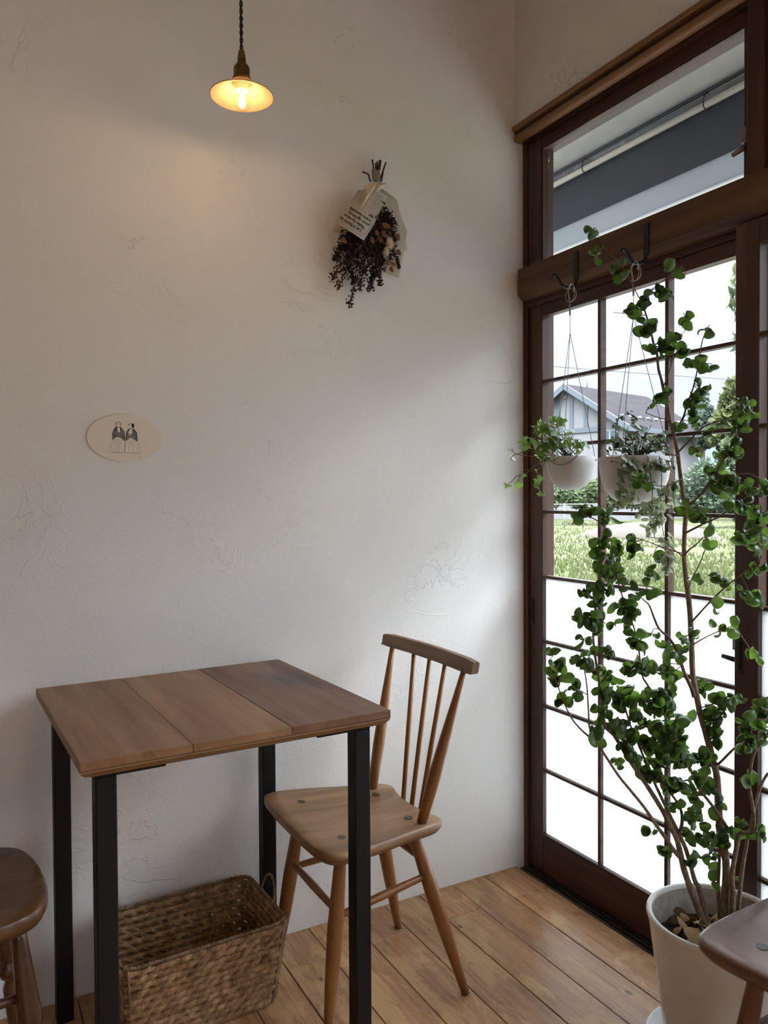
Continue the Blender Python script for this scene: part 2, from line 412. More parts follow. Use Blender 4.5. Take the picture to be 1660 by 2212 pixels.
# finger pull and latch of the first door
pull = MB().box((-.0015, -.022, .755), (.002, -.010, .838), .001).build('finger_pull', plain('bronze_pull', (.05, .035, .025), .4, .8), door1)
MB().box((-.0022, -.0195, .764), (-.0012, -.0125, .829)).build('pull_recess', MAT['black'], pull)
door2 = copy_tree(door1); door2.name = 'door_2'; door2.location = (.002, -.765, 0)
lat = MB(); lat.box((-.006, -.745, .797), (.004, -.716, .823), .002)
latch = lat.build('latch', plain('aged_latch_metal', (.22, .19, .17), .45, .5), door1)
MB().tube([(.002, -.748, .772), (-.012, -.722, .778), (-.018, -.700, .782)], [.006, .006, .005], 8).box((-.004, -.748, .735), (.003, -.728, .79), .002).build('latch_lever', MAT['iron'], latch)
for nm, (xx, yy) in (('door_3', (.04, -1.68)), ('door_4', (.002, -2.445))):
    d = copy_tree(door1); d.name = nm; d.location = (xx, yy, 0)
    for ch in d.children:
        if ch.name.startswith('pane'):
            ch.data = ch.data.copy(); ch.data.materials[0] = MAT['glass']  # unseen bay: frosted panes swapped for clear to admit more daylight

# transom windows above the beam
def build_transom(name, y1, y0, gl=None):
    root = empty_struct(name, (.035, y1, 0)); h0, h1 = 1.838, 2.222; L = y0-y1
    sl, sr = .058, .056
    MB().box((0, -sl, h0), (.03, 0, h1), .001).build('stile', MAT['frame'], root)
    MB().box((0, L, h0), (.03, L+sr, h1), .001).build('stile', MAT['frame'], root)
    MB().box((.001, L+sr, 2.190), (.029, -sl, h1), .001).build('rail', MAT['frame_h'], root)
    MB().box((.001, L+sr, h0), (.029, -sl, 1.853), .001).build('rail', MAT['frame_h'], root)
    MB().box((.013, L+sr-.002, 1.851), (.0155, -sl+.002, 2.192)).build('pane', MAT['glass'], root)
    for (a, b, c, d) in ((-sl, -sl-.004, 1.853, 2.190), (L+sr+.004, L+sr, 1.853, 2.190)):
        MB().box((.004, a, c), (.013, b, d)).build('bead', MAT['muntin'], root)
    MB().box((.004, L+sr, 2.186), (.013, -sl, 2.190)).build('bead', MAT['muntin'], root)
    return root
window1 = build_transom('window_1', -.021, -.818)
window2 = build_transom('window_2', -.824, -1.598)
window3 = build_transom('window_3', -1.682, -2.438)
window4 = build_transom('window_4', -2.502, -3.258)
MB().box((-.008, -.752, 1.930), (.002, -.734, 1.962), .002).tube([(-.004, -.745, 1.918), (-.008, -.730, 1.913), (-.010, -.718, 1.910)], [.006, .006, .005], 8).build('latch', latch.data.materials[0], window1)
# added window in the unseen front wall, lets in soft frontal fill
w5 = empty_struct('fill_window', ((FX0+FX1)/2, YW, 0)); hw = (FX1-FX0)/2
for (a, b, c, d) in ((-hw, -hw+.06, FZ0, FZ1), (hw-.06, hw, FZ0, FZ1), (-.03, .03, FZ0, FZ1)):
    MB().box((a, -.09, c), (b, -.03, d), .002).build('stile', MAT['frame'], w5)
for (c, d) in ((FZ0, FZ0+.06), (FZ1-.06, FZ1)): MB().box((-hw+.06, -.088, c), (hw-.06, -.032, d)).build('rail', MAT['frame_h'], w5)
for (a, b) in ((-hw+.06, -.03), (.03, hw-.06)): MB().box((a, -.062, FZ0+.06), (b, -.058, FZ1-.06)).build('pane', MAT['glass'], w5)
# ------------------------------------------------------------------ table
WALNUT = wood('table_top_wood', (.145, .070, .030), (.235, .122, .056), (.315, .175, .085), (26, 2.2, 26), .42, bump=.10, rnd_amt=.12)
WALNUT_D = wood('table_top_dark_wood', (.098, .044, .022), (.165, .080, .041), (.235, .123, .066), (24, 2.0, 24), .40, bump=.10)
def stained_board():
    m = WALNUT_D.copy(); m.name = 'table_top_stained_wood'; nt = NT.__new__(NT); nt.t = m.node_tree
    p = [n for n in nt.t.nodes if n.type == 'BSDF_PRINCIPLED'][0]
    c = p.inputs['Base Color'].links[0].from_socket
    v = nt.coords('Object', (7.5, 4.6, 0), loc=(-1.68, -.30, 0)); warp = nt.noise(nt.coords('Object', (30, 6, 1)), 1.0, 5, .6)
    ln = nt.n('ShaderNodeVectorMath', operation='LENGTH', ins={0: v}).outputs['Value']
    d = nt.math('ADD', ln, nt.math('MULTIPLY', nt.math('SUBTRACT', warp, .5), 1.6))
    msk = nt.ramp(d, [(.12, (.85,)*3), (.62, (0, 0, 0))])
    nt.l(nt.mix(msk, c, (.055, .033, .03)), p.inputs['Base Color']); return m
def ply_mat():
    m, nt, out = new_mat('table_plywood'); v = nt.coords('Object'); sp_ = nt.n('ShaderNodeSeparateXYZ', ins={0: v})
    w = nt.math('FRACT', nt.math('MULTIPLY', sp_.outputs[2], 240.0)); g = nt.noise(nt.coords('Object', (12, 12, 300)), 1.0, 4)
    c = nt.mix(nt.ramp(w, [(.42, (0, 0, 0)), (.55, (1, 1, 1)), (.92, (1, 1, 1)), (1, (0, 0, 0))]), (.30, .175, .075), (.12, .058, .024))
    c = nt.mix(.35, c, nt.ramp(g, [(.3, (.5, .5, .5)), (.7, (1.2, 1.2, 1.2))]), 'MULTIPLY')
    pb_ = nt.n('ShaderNodeBsdfPrincipled', ins={'Base Color': c, 'Roughness': .55}); nt.l(pb_.outputs[0], out.inputs[0]); return m
PLY = ply_mat()
TZ = .731
tab = thing('square_table', (-1.0635, -.3005, 0), 'small square wooden table on black steel legs against the plaster wall', 'table', rz=R(2.0))
tw, td = .2885, .2805
bx = [-tw, -tw+.182, -tw+.366, tw]
for k in range(3):
    MB().box((bx[k]+.00025, -td, TZ-.0145), (bx[k+1]-.00025, td, TZ-(.0004 if k == 1 else 0)), .0009).build('tabletop_board', (WALNUT, WALNUT, stained_board())[k], tab, label=('left tabletop board', 'middle tabletop board', 'darker right tabletop board with a grey stain')[k])
pb = MB(); lay = [(TZ-.0145, .0010), (TZ-.0195, .0016), (TZ-.027, .009), (TZ-.034, .024)]
vs_, fs_ = [], []
for z, s_ in lay: vs_ += [(-tw+s_, -td+s_, z), (tw-s_, -td+s_, z), (tw-s_, td-s_, z), (-tw+s_, td-s_, z)]
for a in range(3):
    for k in range(4): fs_.append((a*4+k, a*4+(k+1) % 4, a*4+4+(k+1) % 4, a*4+4+k))
fs_ += [(0, 1, 2, 3), (15, 14, 13, 12)]
pb.add(vs_, fs_); pb.build('plywood_underside', PLY, tab)
lg = .034; lz = TZ-.034
for sx in (-1, 1):
    for sy in (-1, 1):
        cx = (-.244 if sx < 0 else .238); cy = sy*.240
        leg = MB().box((cx-lg/2, cy-lg/2, 0), (cx+lg/2, cy+lg/2, lz-.003), .002).build('leg', MAT['black'], tab)
        px0 = cx-lg/2 if sx < 0 else cx+lg/2-.115
        MB().box((px0, cy-lg/2, lz-.0035), (px0+.115, cy+lg/2, lz), .001).build('mounting_plate', MAT['black'], leg)

# ------------------------------------------------------------------ spindle-back chairs
def catmull_closed(pts, k=4):
    n = len(pts); out = []
    P = [Vector((p[0], p[1], 0)) for p in pts]
    for i in range(n):
        p0, p1, p2, p3 = P[i-1], P[i], P[(i+1) % n], P[(i+2) % n]
        for j in range(k):
            t = j/k; q = .5*((2*p1)+(p2-p0)*t+(2*p0-5*p1+4*p2-p3)*t*t+(3*p1-p0-3*p2+p3)*t**3); out.append((q.x, q.y))
    return out
def seat_mesh(out, zt, th, dish=.006, bev=.004, under=.012):
    """out: closed outline; dished top, rounded edge, undercut below"""
    n = len(out); cx = sum(p[0] for p in out)/n; cy = sum(p[1] for p in out)/n
    rings = [(0.0, -dish), (.45, -dish*.9), (.8, -dish*.35), (.965, 0.0), (1.0, -bev), (1.0, -th*.55), (.955, -th), (.0, -th)]
    vs, fs = [], []
    for f, dz in rings:
        for (x, y) in out: vs.append((cx+(x-cx)*f, cy+(y-cy)*f, zt+dz))
    for a in range(len(rings)-1):
        for k in range(n): fs.append((a*n+k, a*n+(k+1) % n, (a+1)*n+(k+1) % n, (a+1)*n+k))
    mb = MB(); mb.add(vs, fs, True); return mb
def turned(a, b, prof, n=12):
    a, b = Vector(a), Vector(b); ts = [p[0] for p in prof]
    return MB().tube([a+(b-a)*t for t in ts], [p[1] for p in prof], n)
LEGP = [(0, .0115), (.06, .0125), (.22, .0150), (.42, .0175), (.62, .0158), (.85, .0115), (1, .0095)]
STILEP = [(0, .0115), (.12, .0130), (.3, .0150), (.55, .0125), (.8, .0086), (1, .0060)]
def build_chair(root, m_seat, m_leg, m_plug, m_crest=None):
    half = [(.172, .0), (.1715, .08), (.167, .142), (.153, .186), (.118, .198), (.03, .184), (-.06, .160), (-.125, .147), (-.156, .134), (-.167, .112), (-.158, .078), (-.150, .04), (-.148, .0)]
    out = catmull_closed(half + [(x, -y) for x, y in half[-2:0:-1]], 3)
    sm_ = seat_mesh(out, .412, .026); sm_.v = [(x, y, z+.045*x) for x, y, z in sm_.v]; seat = sm_.build('seat', m_seat, root)
    for (x, y, z) in ((.088, .113, .4112), (.088, -.113, .4112), (-.101, .081, .4038), (-.101, -.081, .4038)):
        MB().lathe([(0, .0016), (.0098, .0016), (.010, -.004), (0, -.004)], 14, False, Matrix.Translation((x, y, z))).build('plug', m_plug, seat)
    feet = {}
    for nm, (tx, ty), (fx, fy) in (('f', (.088, .113), (.142, .150)), ('r', (-.101, .081), (-.207, .157))):
        for s in (1, -1):
            a = Vector((tx, s*ty, .398)); b = Vector((fx, s*fy, 0)); feet[nm, s] = (a, b)
            turned(a, b, LEGP).build('leg', m_leg, root)
    at = lambda k, z: feet[k][0]+(feet[k][1]-feet[k][0])*((.398-z)/.398)
    SP = [(0, .0062), (.12, .0078), (.5, .0092), (.88, .0078), (1, .0062)]
    turned(at(('f', 1), .262), at(('f', -1), .262), SP, 10).build('stretcher', m_leg, root)
    for s in (1, -1): turned(at(('f', s), .250), at(('r', s), .272), SP, 10).build('stretcher', m_leg, root)
    ra, rb = at(('r', 1), .318), at(('r', -1), .318)
    turned(ra, rb, [(0, .009), (.15, .0125), (.5, .0135), (.85, .0125), (1, .009)], 12).build('spindle_rail', m_leg, root)
    for s in (1, -1): turned((-.112, s*.120, .405), (-.200, s*.166, .758), STILEP).build('back_stile', m_leg, root)
    for k in (-1, 0, 1):
        turned((-.146, k*.034, .318), (-.2125+abs(k)*.002, k*.073, .758), [(0, .0056), (.5, .0062), (1, .0054)], 10).build('spindle', m_leg, root)
    cr = MB(); L = 13; vs, fs = [], []
    for i in range(L):
        y = -.208+.416*i/(L-1); bow = -.013*(1-(y/.208)**2); x0 = -.190+bow; e = .0 if 0 < i < L-1 else .0025
        hh = .0155
        for (dx, dz) in ((.003, -hh+e), (.0, -hh+.003+e), (-.0035, hh-.003-e), (-.006, hh-e), (-.0195, hh-e), (-.0225, hh-.004-e), (-.019, -hh+.004+e), (-.016, -hh+e)):
            vs.append((x0+dx, y, .7665+dz))
    for i in range(L-1):
        for k in range(8): fs.append((i*8+k, i*8+(k+1) % 8, (i+1)*8+(k+1) % 8, (i+1)*8+k))
    fs += [tuple(range(8))[::-1], tuple(range((L-1)*8, L*8))]
    cr.add(vs, fs); cr.build('crest_rail', m_crest or m_seat, root)
    return root
ELM = wood('chair_seat_elm', (.145, .072, .030), (.27, .150, .068), (.38, .23, .112), (3.5, 30, 30), .38, bump=.08)
BEECH = wood('chair_leg_beech', (.16, .060, .016), (.24, .098, .028), (.31, .138, .044), (30, 30, 3), .33, bump=.04, coat=.15)
CREST = wood('chair_crest_elm', (.15, .082, .040), (.22, .128, .066), (.29, .178, .096), (30, 3, 30), .4, bump=.06)
PLUG = plain('wood_plug', (.075, .042, .024), .5)
ch1 = build_chair(thing('spindle_back_chair', (-.70, -.275, 0), 'honey coloured spindle-back chair pulled up to the small table', 'chair', rz=R(180)), ELM, BEECH, PLUG, CREST)
DKS = wood('dark_chair_seat', (.075, .035, .024), (.11, .055, .038), (.15, .08, .058), (3.5, 14, 14), .34, bump=.03, coat=.25, coat_rough=.3)
DKL = wood('dark_chair_leg', (.07, .028, .015), (.12, .05, .025), (.17, .075, .04), (30, 30, 3), .35, bump=.04)
ch2 = build_chair(thing('spindle_back_chair', (-.250, -1.176, 0), 'dark brown spindle-back chair in front of the potted ficus', 'chair', rz=R(91.5)), DKS, DKL, plain('dark_wood_plug', (.05, .045, .045), .45), DKS)

# ------------------------------------------------------------------ old chair with turned legs, cut by the left edge
OLD = wood('old_pine_seat', (.05, .022, .009), (.13, .058, .022), (.22, .11, .042), (3, 26, 26), .28, bump=.08, blotch=.35, coat=.3)
OLDL = wood('old_pine_leg', (.035, .013, .007), (.08, .032, .014), (.15, .065, .028), (20, 20, 4), .25, bump=.04, coat=.4)
oc = thing('turned_leg_chair', (-1.547, -.285, 0), 'old dark wooden chair with turned legs beside the table', 'chair', rz=R(5))
hf = [(.175, .0), (.172, .07), (.158, .125), (.125, .158), (.07, .172), (-.02, .168), (-.11, .158), (-.155, .135), (-.172, .08), (-.175, .0)]
seat_mesh(catmull_closed(hf+[(x, -y) for x, y in hf[-2:0:-1]], 3), .432, .036, .006, .007).build('seat', OLD, oc)
TLP = [(0, .011), (.10, .0135), (.30, .0185), (.42, .0215), (.455, .0215), (.47, .014), (.485, .014), (.50, .0215), (.53, .0245), (.56, .0215), (.575, .014), (.60, .0135), (.63, .018), (.75, .0165), (.92, .0125), (1, .0115)]
fe = {}
for (tx, ty, fx, fy) in ((.115, -.105, .150, -.150), (.115, .105, .150, .150), (-.115, .10, -.165, .14), (-.115, -.10, -.165, -.14)):
    a, b = Vector((tx, ty, .400)), Vector((fx, fy, 0)); fe[(tx > 0, ty > 0)] = (a, b)
    turned(a, b, TLP, 14).build('leg', OLDL, oc)
lp = lambda k, t: fe[k][0].lerp(fe[k][1], t)
for y in (False, True): turned(lp((True, y), .33), lp((False, y), .33), [(0, .007), (.5, .011), (1, .007)], 10).build('stretcher', OLDL, oc)
turned(lp((True, False), .33).lerp(lp((False, False), .33), .5), lp((True, True), .33).lerp(lp((False, True), .33), .5), [(0, .007), (.5, .011), (1, .007)], 10).build('stretcher', OLDL, oc)
for k in range(5):
    yy = (k-2)*.062
    turned((-.140+abs(k-2)*.004, yy, .42), (-.215, yy*1.25, .80), [(0, .008), (.4, .0095), (1, .0065)], 10).build('back_spindle', OLDL, oc)
MB().tube(smooth_path([(-.195, -.19, .79), (-.222, -.1, .805), (-.23, 0, .81), (-.222, .1, .805), (-.195, .19, .79)], 3), .014, 10, squash=2.2).build('crest_rail', OLDL, oc)
# ------------------------------------------------------------------ pendant lamps
BRASS = plain('aged_brass', (.20, .13, .045), .38, .9, var=.25, vscale=60)
CORD = plain('brown_cloth_cord', (.045, .022, .016), .9, bump=.4, bscale=900)
MILK = plain('milk_glass', (.56, .44, .27), .25, 0, .5, trans=.40)
SOCK = plain('bakelite_ring', (.72, .58, .36), .4)
BULBG = glass_thin('bulb_glass', (.99, .97, .93), .5)
FIL = emit('glowing_filament', (1.0, .70, .36), 30.0)
def pendant(loc, ztop, label, watts, group=None):
    """loc: centre of the shade's rim"""
    root = thing('pendant_lamp', loc, label, 'lamp', group)
    sh = MB(); sh.lathe([(.0660, 0), (.0672, .0008), (.0668, .0022), (.045, .0125), (.028, .0225), (.0205, .0330), (.0190, .0330), (.0195, .0315), (.027, .0205), (.044, .0110), (.0650, .0006)], 48, True, close=True)
    sh.build('shade', MILK, root)
    so = MB(); so.lathe([(0, .034), (.0195, .034), (.0195, .038), (.0175, .040), (.0170, .058), (.0160, .062), (.0120, .067), (.0095, .071), (.0088, .080), (.0062, .095), (.0056, .0965), (0, .0965)], 24)
    so.build('socket', BRASS, root)
    MB().lathe([(.0120, .034), (.0175, .034), (.0185, .030), (.0185, .0265), (.0165, .0245), (.0135, .0245), (.0130, .014), (.0115, .0125), (.0105, .0125), (.0105, .034)], 28, True, close=True).build('socket_ring', SOCK, root)
    bulb = MB().lathe([(.0100, .014), (.0102, .009), (.0125, .005), (.0165, -.002), (.0182, -.010), (.0175, -.018), (.0140, -.0245), (.0075, -.0282), (0.0001, -.0292)], 24).build('bulb', BULBG, root)
    fl = MB()
    for a in range(4):
        ca, sa = math.cos(a*math.pi/2+.4), math.sin(a*math.pi/2+.4)
        fl.tube([(ca*.0028, sa*.0028, .004), (ca*.0050, sa*.0050, -.018)], .0011, 6)
    fl.build('filament', FIL, bulb)
    MB().tube([(0, 0, .014), (0, 0, .002)], [.0025, .0018], 6).build('filament_stem', plain('bulb_stem_glass', (.8, .7, .5), .2), bulb)
    H = ztop-loc[2]; n = int(H/.0035); c1, c2 = MB(), MB()
    for ph, mb in ((0, c1), (math.pi, c2)):
        pts = []
        for i in range(n+1):
            z = .0965+(H-.0965)*i/n; a = (z*2*math.pi/.030)+ph
            pts.append((.0021*math.cos(a), .0021*math.sin(a), z))
        mb.tube(pts, .0020, 6)
    c1.build('cord_strand', CORD, root); c2.build('cord_strand', CORD, root)
    MB().lathe([(0, H-.022), (.03, H-.022), (.032, H-.004), (.032, H), (0, H)], 20).build('ceiling_rose', BRASS, root)
    l = bpy.data.lights.new('bulb_light', 'POINT'); l.energy = watts; l.color = (1, .62, .28); l.shadow_soft_size = .008
    lo = bpy.data.objects.new('bulb_light', l); col.objects.link(lo); lo.parent = root; lo.location = (0, 0, -.006)
    return root
pendant((-.967, -.30, 1.9975), ZC, 'lit pendant lamp with flat milk-glass shade hanging above the small table', LAMP_T)
pendant((-1.0, -3.1, 1.9975), ZC, 'lit pendant lamp hanging near the far end of the window wall', FILL_LAMP_W)  # added out of view for warm fill light
pendant((-2.9, -2.4, 1.9975), ZC, 'lit pendant lamp hanging in the middle of the room', FILL_LAMP_W)  # second added lamp, out of view, warms the upper wall

# ------------------------------------------------------------------ oval print of two figures on the wall
def WP(px, py, Y): return on_plane(px, py, 1, Y)
oc_ = WP(271, 946.5, 0.0)
card = thing('oval_print', (oc_.x, 0, oc_.z), 'cream oval card with an ink drawing of two women in shawls', 'picture')
CARD = plain('cream_card', (.84, .765, .65), .8); INK = plain('black_ink', (.03, .028, .03), .8); GREY = plain('grey_ink_wash', (.20, .19, .20), .85, var=.5, vscale=160)
PAPERW = plain('drawing_white', (.86, .81, .73), .85); LINE = plain('pencil_line', (.26, .24, .22), .85)
A_, B_ = .0862, .0555
MX = basis((1, 0, 0), (0, 0, 1), (0, -1, 0))     # local (x, y, out of the wall)
MB().prism([(A_*math.cos(2*math.pi*k/64), B_*math.sin(2*math.pi*k/64)) for k in range(64)], .0005, .0035, MX, True).build('card', CARD, card)
UN = 1/6.917*.00108   # one unit of the study view in metres
def fig(parent, shapes, dx):
    for nm, mat, polys, z in shapes:
        mb = MB()
        for P in polys: mb.prism([((x-765)*UN+dx, (595-y)*UN) for x, y in P], .0035, .0035+z, MX)
        mb.build(nm, mat, parent)
def stroke(pts, w=5):
    out = []
    for i, p in enumerate(pts):
        a = Vector(pts[max(0, i-1)]); b = Vector(pts[min(len(pts)-1, i+1)]); d = (b-a).normalized(); n = Vector((-d.y, d.x))*w/2
        out.append((p[0]+n.x, p[1]+n.y, p[0]-n.x, p[1]-n.y))
    return [[(a[0], a[1]), (b[0], b[1]), (b[2], b[3]), (a[2], a[3])] for a, b in zip(out, out[1:])]
def skirt(x0, x1, top, w0, w1, bot, folds):
    body = [[(x0, top), (x1, top), (w1, bot), ((w0+w1)/2, bot+10), (w0, bot)]]
    ln = stroke([(x0, top), ((x0+w0)/2-6, (top+bot)/2), (w0, bot), (w0+40, bot+14), ((w0+w1)/2, bot+6), (w1-40, bot+16), (w1, bot), ((x1+w1)/2+6, (top+bot)/2), (x1, top)], 4)
    for f in folds: ln += stroke([(x0+(x1-x0)*f, top+10), (w0+(w1-w0)*f, bot-10)], 3)
    return body, ln
b1, l1 = skirt(600, 735, 600, 530, 745, 800, (.2, .35, .5, .62, .8)); b2, l2 = skirt(790, 920, 600, 750, 980, 805, (.25, .45, .6, .8))
shawl1 = [[(640, 425), (690, 425), (745, 500), (755, 560), (755, 640), (700, 590), (650, 575), (580, 625), (572, 540), (600, 470)]]
shawl2 = [[(815, 450), (880, 450), (925, 510), (935, 640), (880, 600), (840, 580), (780, 628), (768, 600), (785, 500)]]
ell = lambda cx, cy, rx, ry, a0=0, a1=360, n=18: [(cx+rx*math.cos(R(a0+(a1-a0)*k/n)), cy+ry*math.sin(R(a0+(a1-a0)*k/n))) for k in range(n+(0 if a1-a0 >= 360 else 1))]
fig(card, [('skirt', PAPERW, b1, .0002), ('skirt_lines', LINE, l1, .0004), ('shawl', GREY, shawl1, .0005),
           ('shawl_edge', INK, stroke([(635, 430), (600, 470), (575, 540), (580, 622)], 9)+stroke([(690, 430), (745, 500), (757, 640)], 8)+stroke([(625, 440), (620, 505)], 14)+stroke([(692, 440), (705, 500)], 12)+stroke([(590, 570), (650, 577), (700, 590), (752, 636)], 6), .0007),
           ('bodice', PAPERW, [[(643, 440), (685, 440), (680, 510), (655, 510)]], .0007), ('head', PAPERW, [ell(661, 395, 30, 36)], .0007),
           ('hair_line', INK, stroke(ell(661, 395, 32, 37, 150, 390), 7)+stroke([(648, 390), (676, 390)], 3), .0009)], 0)
fig(card, [('skirt', PAPERW, b2, .0002), ('skirt_lines', LINE, l2, .0004), ('shawl', GREY, shawl2, .0005),
           ('shawl_edge', INK, stroke([(815, 455), (785, 500), (770, 600), (782, 626)], 9)+stroke([(880, 450), (925, 510), (935, 638)], 10)+stroke([(800, 560), (840, 580), (880, 602), (932, 638)], 6), .0007),
           ('bodice', PAPERW, [[(825, 462), (858, 462), (862, 530), (800, 530)]], .0007), ('head', PAPERW, [ell(838, 412, 28, 34)], .0007),
           ('bonnet', INK, [ell(872, 405, 21, 33)], .0008), ('hair_line', INK, stroke(ell(838, 410, 30, 34, 180, 330), 6)+stroke([(826, 408), (846, 406)], 3), .0009), ('posy', PAPERW, [ell(822, 548, 11, 11)], .0009)], 0)
fig(card, [('signature', LINE, stroke([(945, 875), (960, 868), (972, 876), (988, 872)], 4)+stroke([(560, 812), (640, 818), (740, 815), (900, 826), (970, 818)], 3), .0004)], 0)

# ------------------------------------------------------------------ dried bouquet wrapped in newsprint
bq = WP(812, 388, -.002)
bouquet = thing('dried_bouquet', (bq.x, 0, bq.z), 'dried dark brown flower bouquet wrapped in newspaper hanging on the wall', 'bouquet')
BO = (bq.x, 0, bq.z)
STEM = plain('dried_stem', (.06, .03, .022), .8, var=.3, vscale=60); TWINE = plain('twine', (.36, .29, .2), .9, bump=.4, bscale=500)
NEWS = plain('newsprint', (.58, .52, .42), .85, var=.06, vscale=30, trans=.12); PRINT = plain('print_ink', (.035, .033, .035), .8); PRINT2 = plain('fine_print_ink', (.20, .185, .16), .8)
RULE = plain('brown_rule', (.22, .11, .06), .8); RIB = plain('cream_cloth', (.66, .55, .40), .95, bump=.3, bscale=300)
for a, b in (((804.7, 345), (812, 392)), ((812, 352), (813, 392)), ((816, 349), (814, 392)), ((821, 346), (815, 392)), ((823, 347), (817, 390)), ((834, 351), (820, 392)), ((784, 371), (797, 377)), ((797, 377), (801, 392)), ((828, 372), (824, 392))):
    MB().tube([WP(*a, -.030), WP((a[0]+b[0])/2+rnd.uniform(-1, 1), (a[1]+b[1])/2, -.031), WP(*b, -.033)], [.0024, .0021, .0022], 7).build('stem', STEM, bouquet, BO)
tw_ = MB()
for k in range(7):
    y = 368+k*3.4; tw_.tube([WP(812+8*math.cos(t)+k*.3, y+2*math.sin(t*2), -.033-.010*math.sin(t)) for t in [2*math.pi*j/12 for j in range(12)]], .0017, 6, closed=True)
tw_.build('twine_wrap', TWINE, bouquet, BO)
def sheet(name, quad, nu, nv, yf, mat, th=.0007):
    """quad: four photo corners (u0v0, u1v0, u1v1, u0v1); yf(u, v): distance in front of the wall"""
    q = [Vector((p[0], p[1])) for p in quad]; vs, fs = [], []
    def pt(u, v):
        p = q[0]*(1-u)*(1-v)+q[1]*u*(1-v)+q[2]*u*v+q[3]*(1-u)*v; return WP(p.x, p.y, -yf(u, v))
    for s_ in (0, 1):
        for j in range(nv+1):
            for i in range(nu+1): vs.append(pt(i/nu, j/nv)+Vector((0, -th*s_, 0)))
    o = (nu+1)*(nv+1)
    for j in range(nv):
        for i in range(nu):
            a = j*(nu+1)+i; fs += [(a, a+1, a+nu+2, a+nu+1), (o+a, o+a+nu+1, o+a+nu+2, o+a+1)]
    for i in range(nu): fs += [(i, i+o, i+1+o, i+1)]; a = nv*(nu+1)+i; fs += [(a, a+1, a+1+o, a+o)]
    for j in range(nv): a = j*(nu+1); fs += [(a, a+nu+1, a+nu+1+o, a+o)]; a = j*(nu+1)+nu; fs += [(a, a+o, a+nu+1+o, a+nu+1)]
    mb = MB(); mb.add(vs, fs, True); return mb.build(name, mat, bouquet, BO)
sheet('back_paper', [(822, 405), (858, 432), (880, 540), (812, 560)], 6, 8, lambda u, v: .016+.012*v, NEWS)
sheet('back_paper', [(850, 430), (880, 500), (862.5, 601.7), (831, 586)], 6, 8, lambda u, v: .013+.010*u*(1-v), NEWS)
sheet('back_paper', [(775, 410), (815, 420), (800, 520), (719, 500)], 6, 6, lambda u, v: .018+.02*u, NEWS)
sheet('back_paper', [(760, 440), (800, 440), (790, 540), (733, 522)], 5, 5, lambda u, v: .014+.02*u, NEWS)
# front sheet: u along the reading direction (upside down), v from the lower edge upwards
EX, ED, O2 = Vector((-.835, -.55)), Vector((.55, -.835)), Vector((786, 519.5))
def paper_px(u, v): return O2+EX*u+ED*v*(1-.0)
def paper_y(u, v): return .058+.022*math.sin(max(0, min(1, (u+8)/84))*math.pi)+.010*max(0, (60-v)/60)-.00018*v
def paper_pt(u, v, lift=0.0):
    shr = 1-.0042*max(0, v-40); u2 = 34+(u-34)*max(.30, shr); p = paper_px(u2, v)
    return WP(p.x, p.y, -(paper_y(u2, v)+lift))
vs_, fs_ = [], []; NU, NV = 12, 14
for s_ in (0, 1):
    for j in range(NV+1):
        for i in range(NU+1): vs_.append(paper_pt(69*i/NU, 108*j/NV, -.0006*s_))
o_ = (NU+1)*(NV+1)
for j in range(NV):
    for i in range(NU):
        a = j*(NU+1)+i; fs_ += [(a, a+1, a+NU+2, a+NU+1), (o_+a, o_+a+NU+1, o_+a+NU+2, o_+a+1)]
mbp = MB(); mbp.add(vs_, fs_, True); front = mbp.build('front_paper', NEWS, bouquet, BO)
def text_on_paper(txt, u0, v0, size, mat, name='headline', bold=.22):
    cu = bpy.data.curves.new('lettering', 'FONT'); cu.body = txt; cu.size = size; cu.offset = bold*size/12; cu.resolution_u = 2
    to = bpy.data.objects.new('lettering', cu); col.objects.link(to)
    bpy.context.view_layer.update()
    me = bpy.data.meshes.new_from_object(to.evaluated_get(bpy.context.evaluated_depsgraph_get()))
    bpy.data.objects.remove(to, do_unlink=True)
    bo = Vector(BO)
    for v in me.vertices: v.co = paper_pt(u0+v.co.x, v0-v.co.y, .0009)-bo
    me.name = name; me.materials.clear(); me.materials.append(mat); me.update()
    ob = bpy.data.objects.new(name, me); col.objects.link(ob); ob.parent = front
    return ob
for k, (t, du) in enumerate((('Les trésors de', 9), ('“Belle Epoque', 2), ('pour agrémen', -4), ('votre nouvelle', -3), ('vie!', -4))):
    text_on_paper(t, 10+du*.6, 17+k*9.6, 9.6, PRINT)
rl = MB()
def pline(mb, u0, v0, u1, v1, w=.5, n=8):
    d = Vector((u1-u0, v1-v0)).normalized(); nn = Vector((-d.y, d.x))*w/2
    for i in range(n):
        a, b = i/n, (i+1)/n
        P = [(u0+(u1-u0)*a, v0+(v1-v0)*a), (u0+(u1-u0)*b, v0+(v1-v0)*b)]
        mb.add([paper_pt(P[0][0]+nn.x, P[0][1]+nn.y, .0009), paper_pt(P[1][0]+nn.x, P[1][1]+nn.y, .0009), paper_pt(P[1][0]-nn.x, P[1][1]-nn.y, .0009), paper_pt(P[0][0]-nn.x, P[0][1]-nn.y, .0009)], [(0, 1, 2, 3)])
pline(rl, 6, 5.5, 66, 5.5, .7); pline(rl, 6, 10.5, 66, 10.5, .7); pline(rl, 4, 10, 2, 84, .7, 12)
rl.build('rule_lines', RULE, front, BO)
fp = MB()
for k in range(15): pline(fp, 8+rnd.random(), 66+k*2.5, 32-rnd.random()*5, 66+k*2.5, .55, 4)
for k in range(9): pline(fp, 40, 62+k*2.6, 66-rnd.random()*4, 62+k*2.6, .55, 4)
pl_ = [(18+8*math.cos(t), 59+2.2*math.sin(t)) for t in [2*math.pi*j/14 for j in range(15)]]
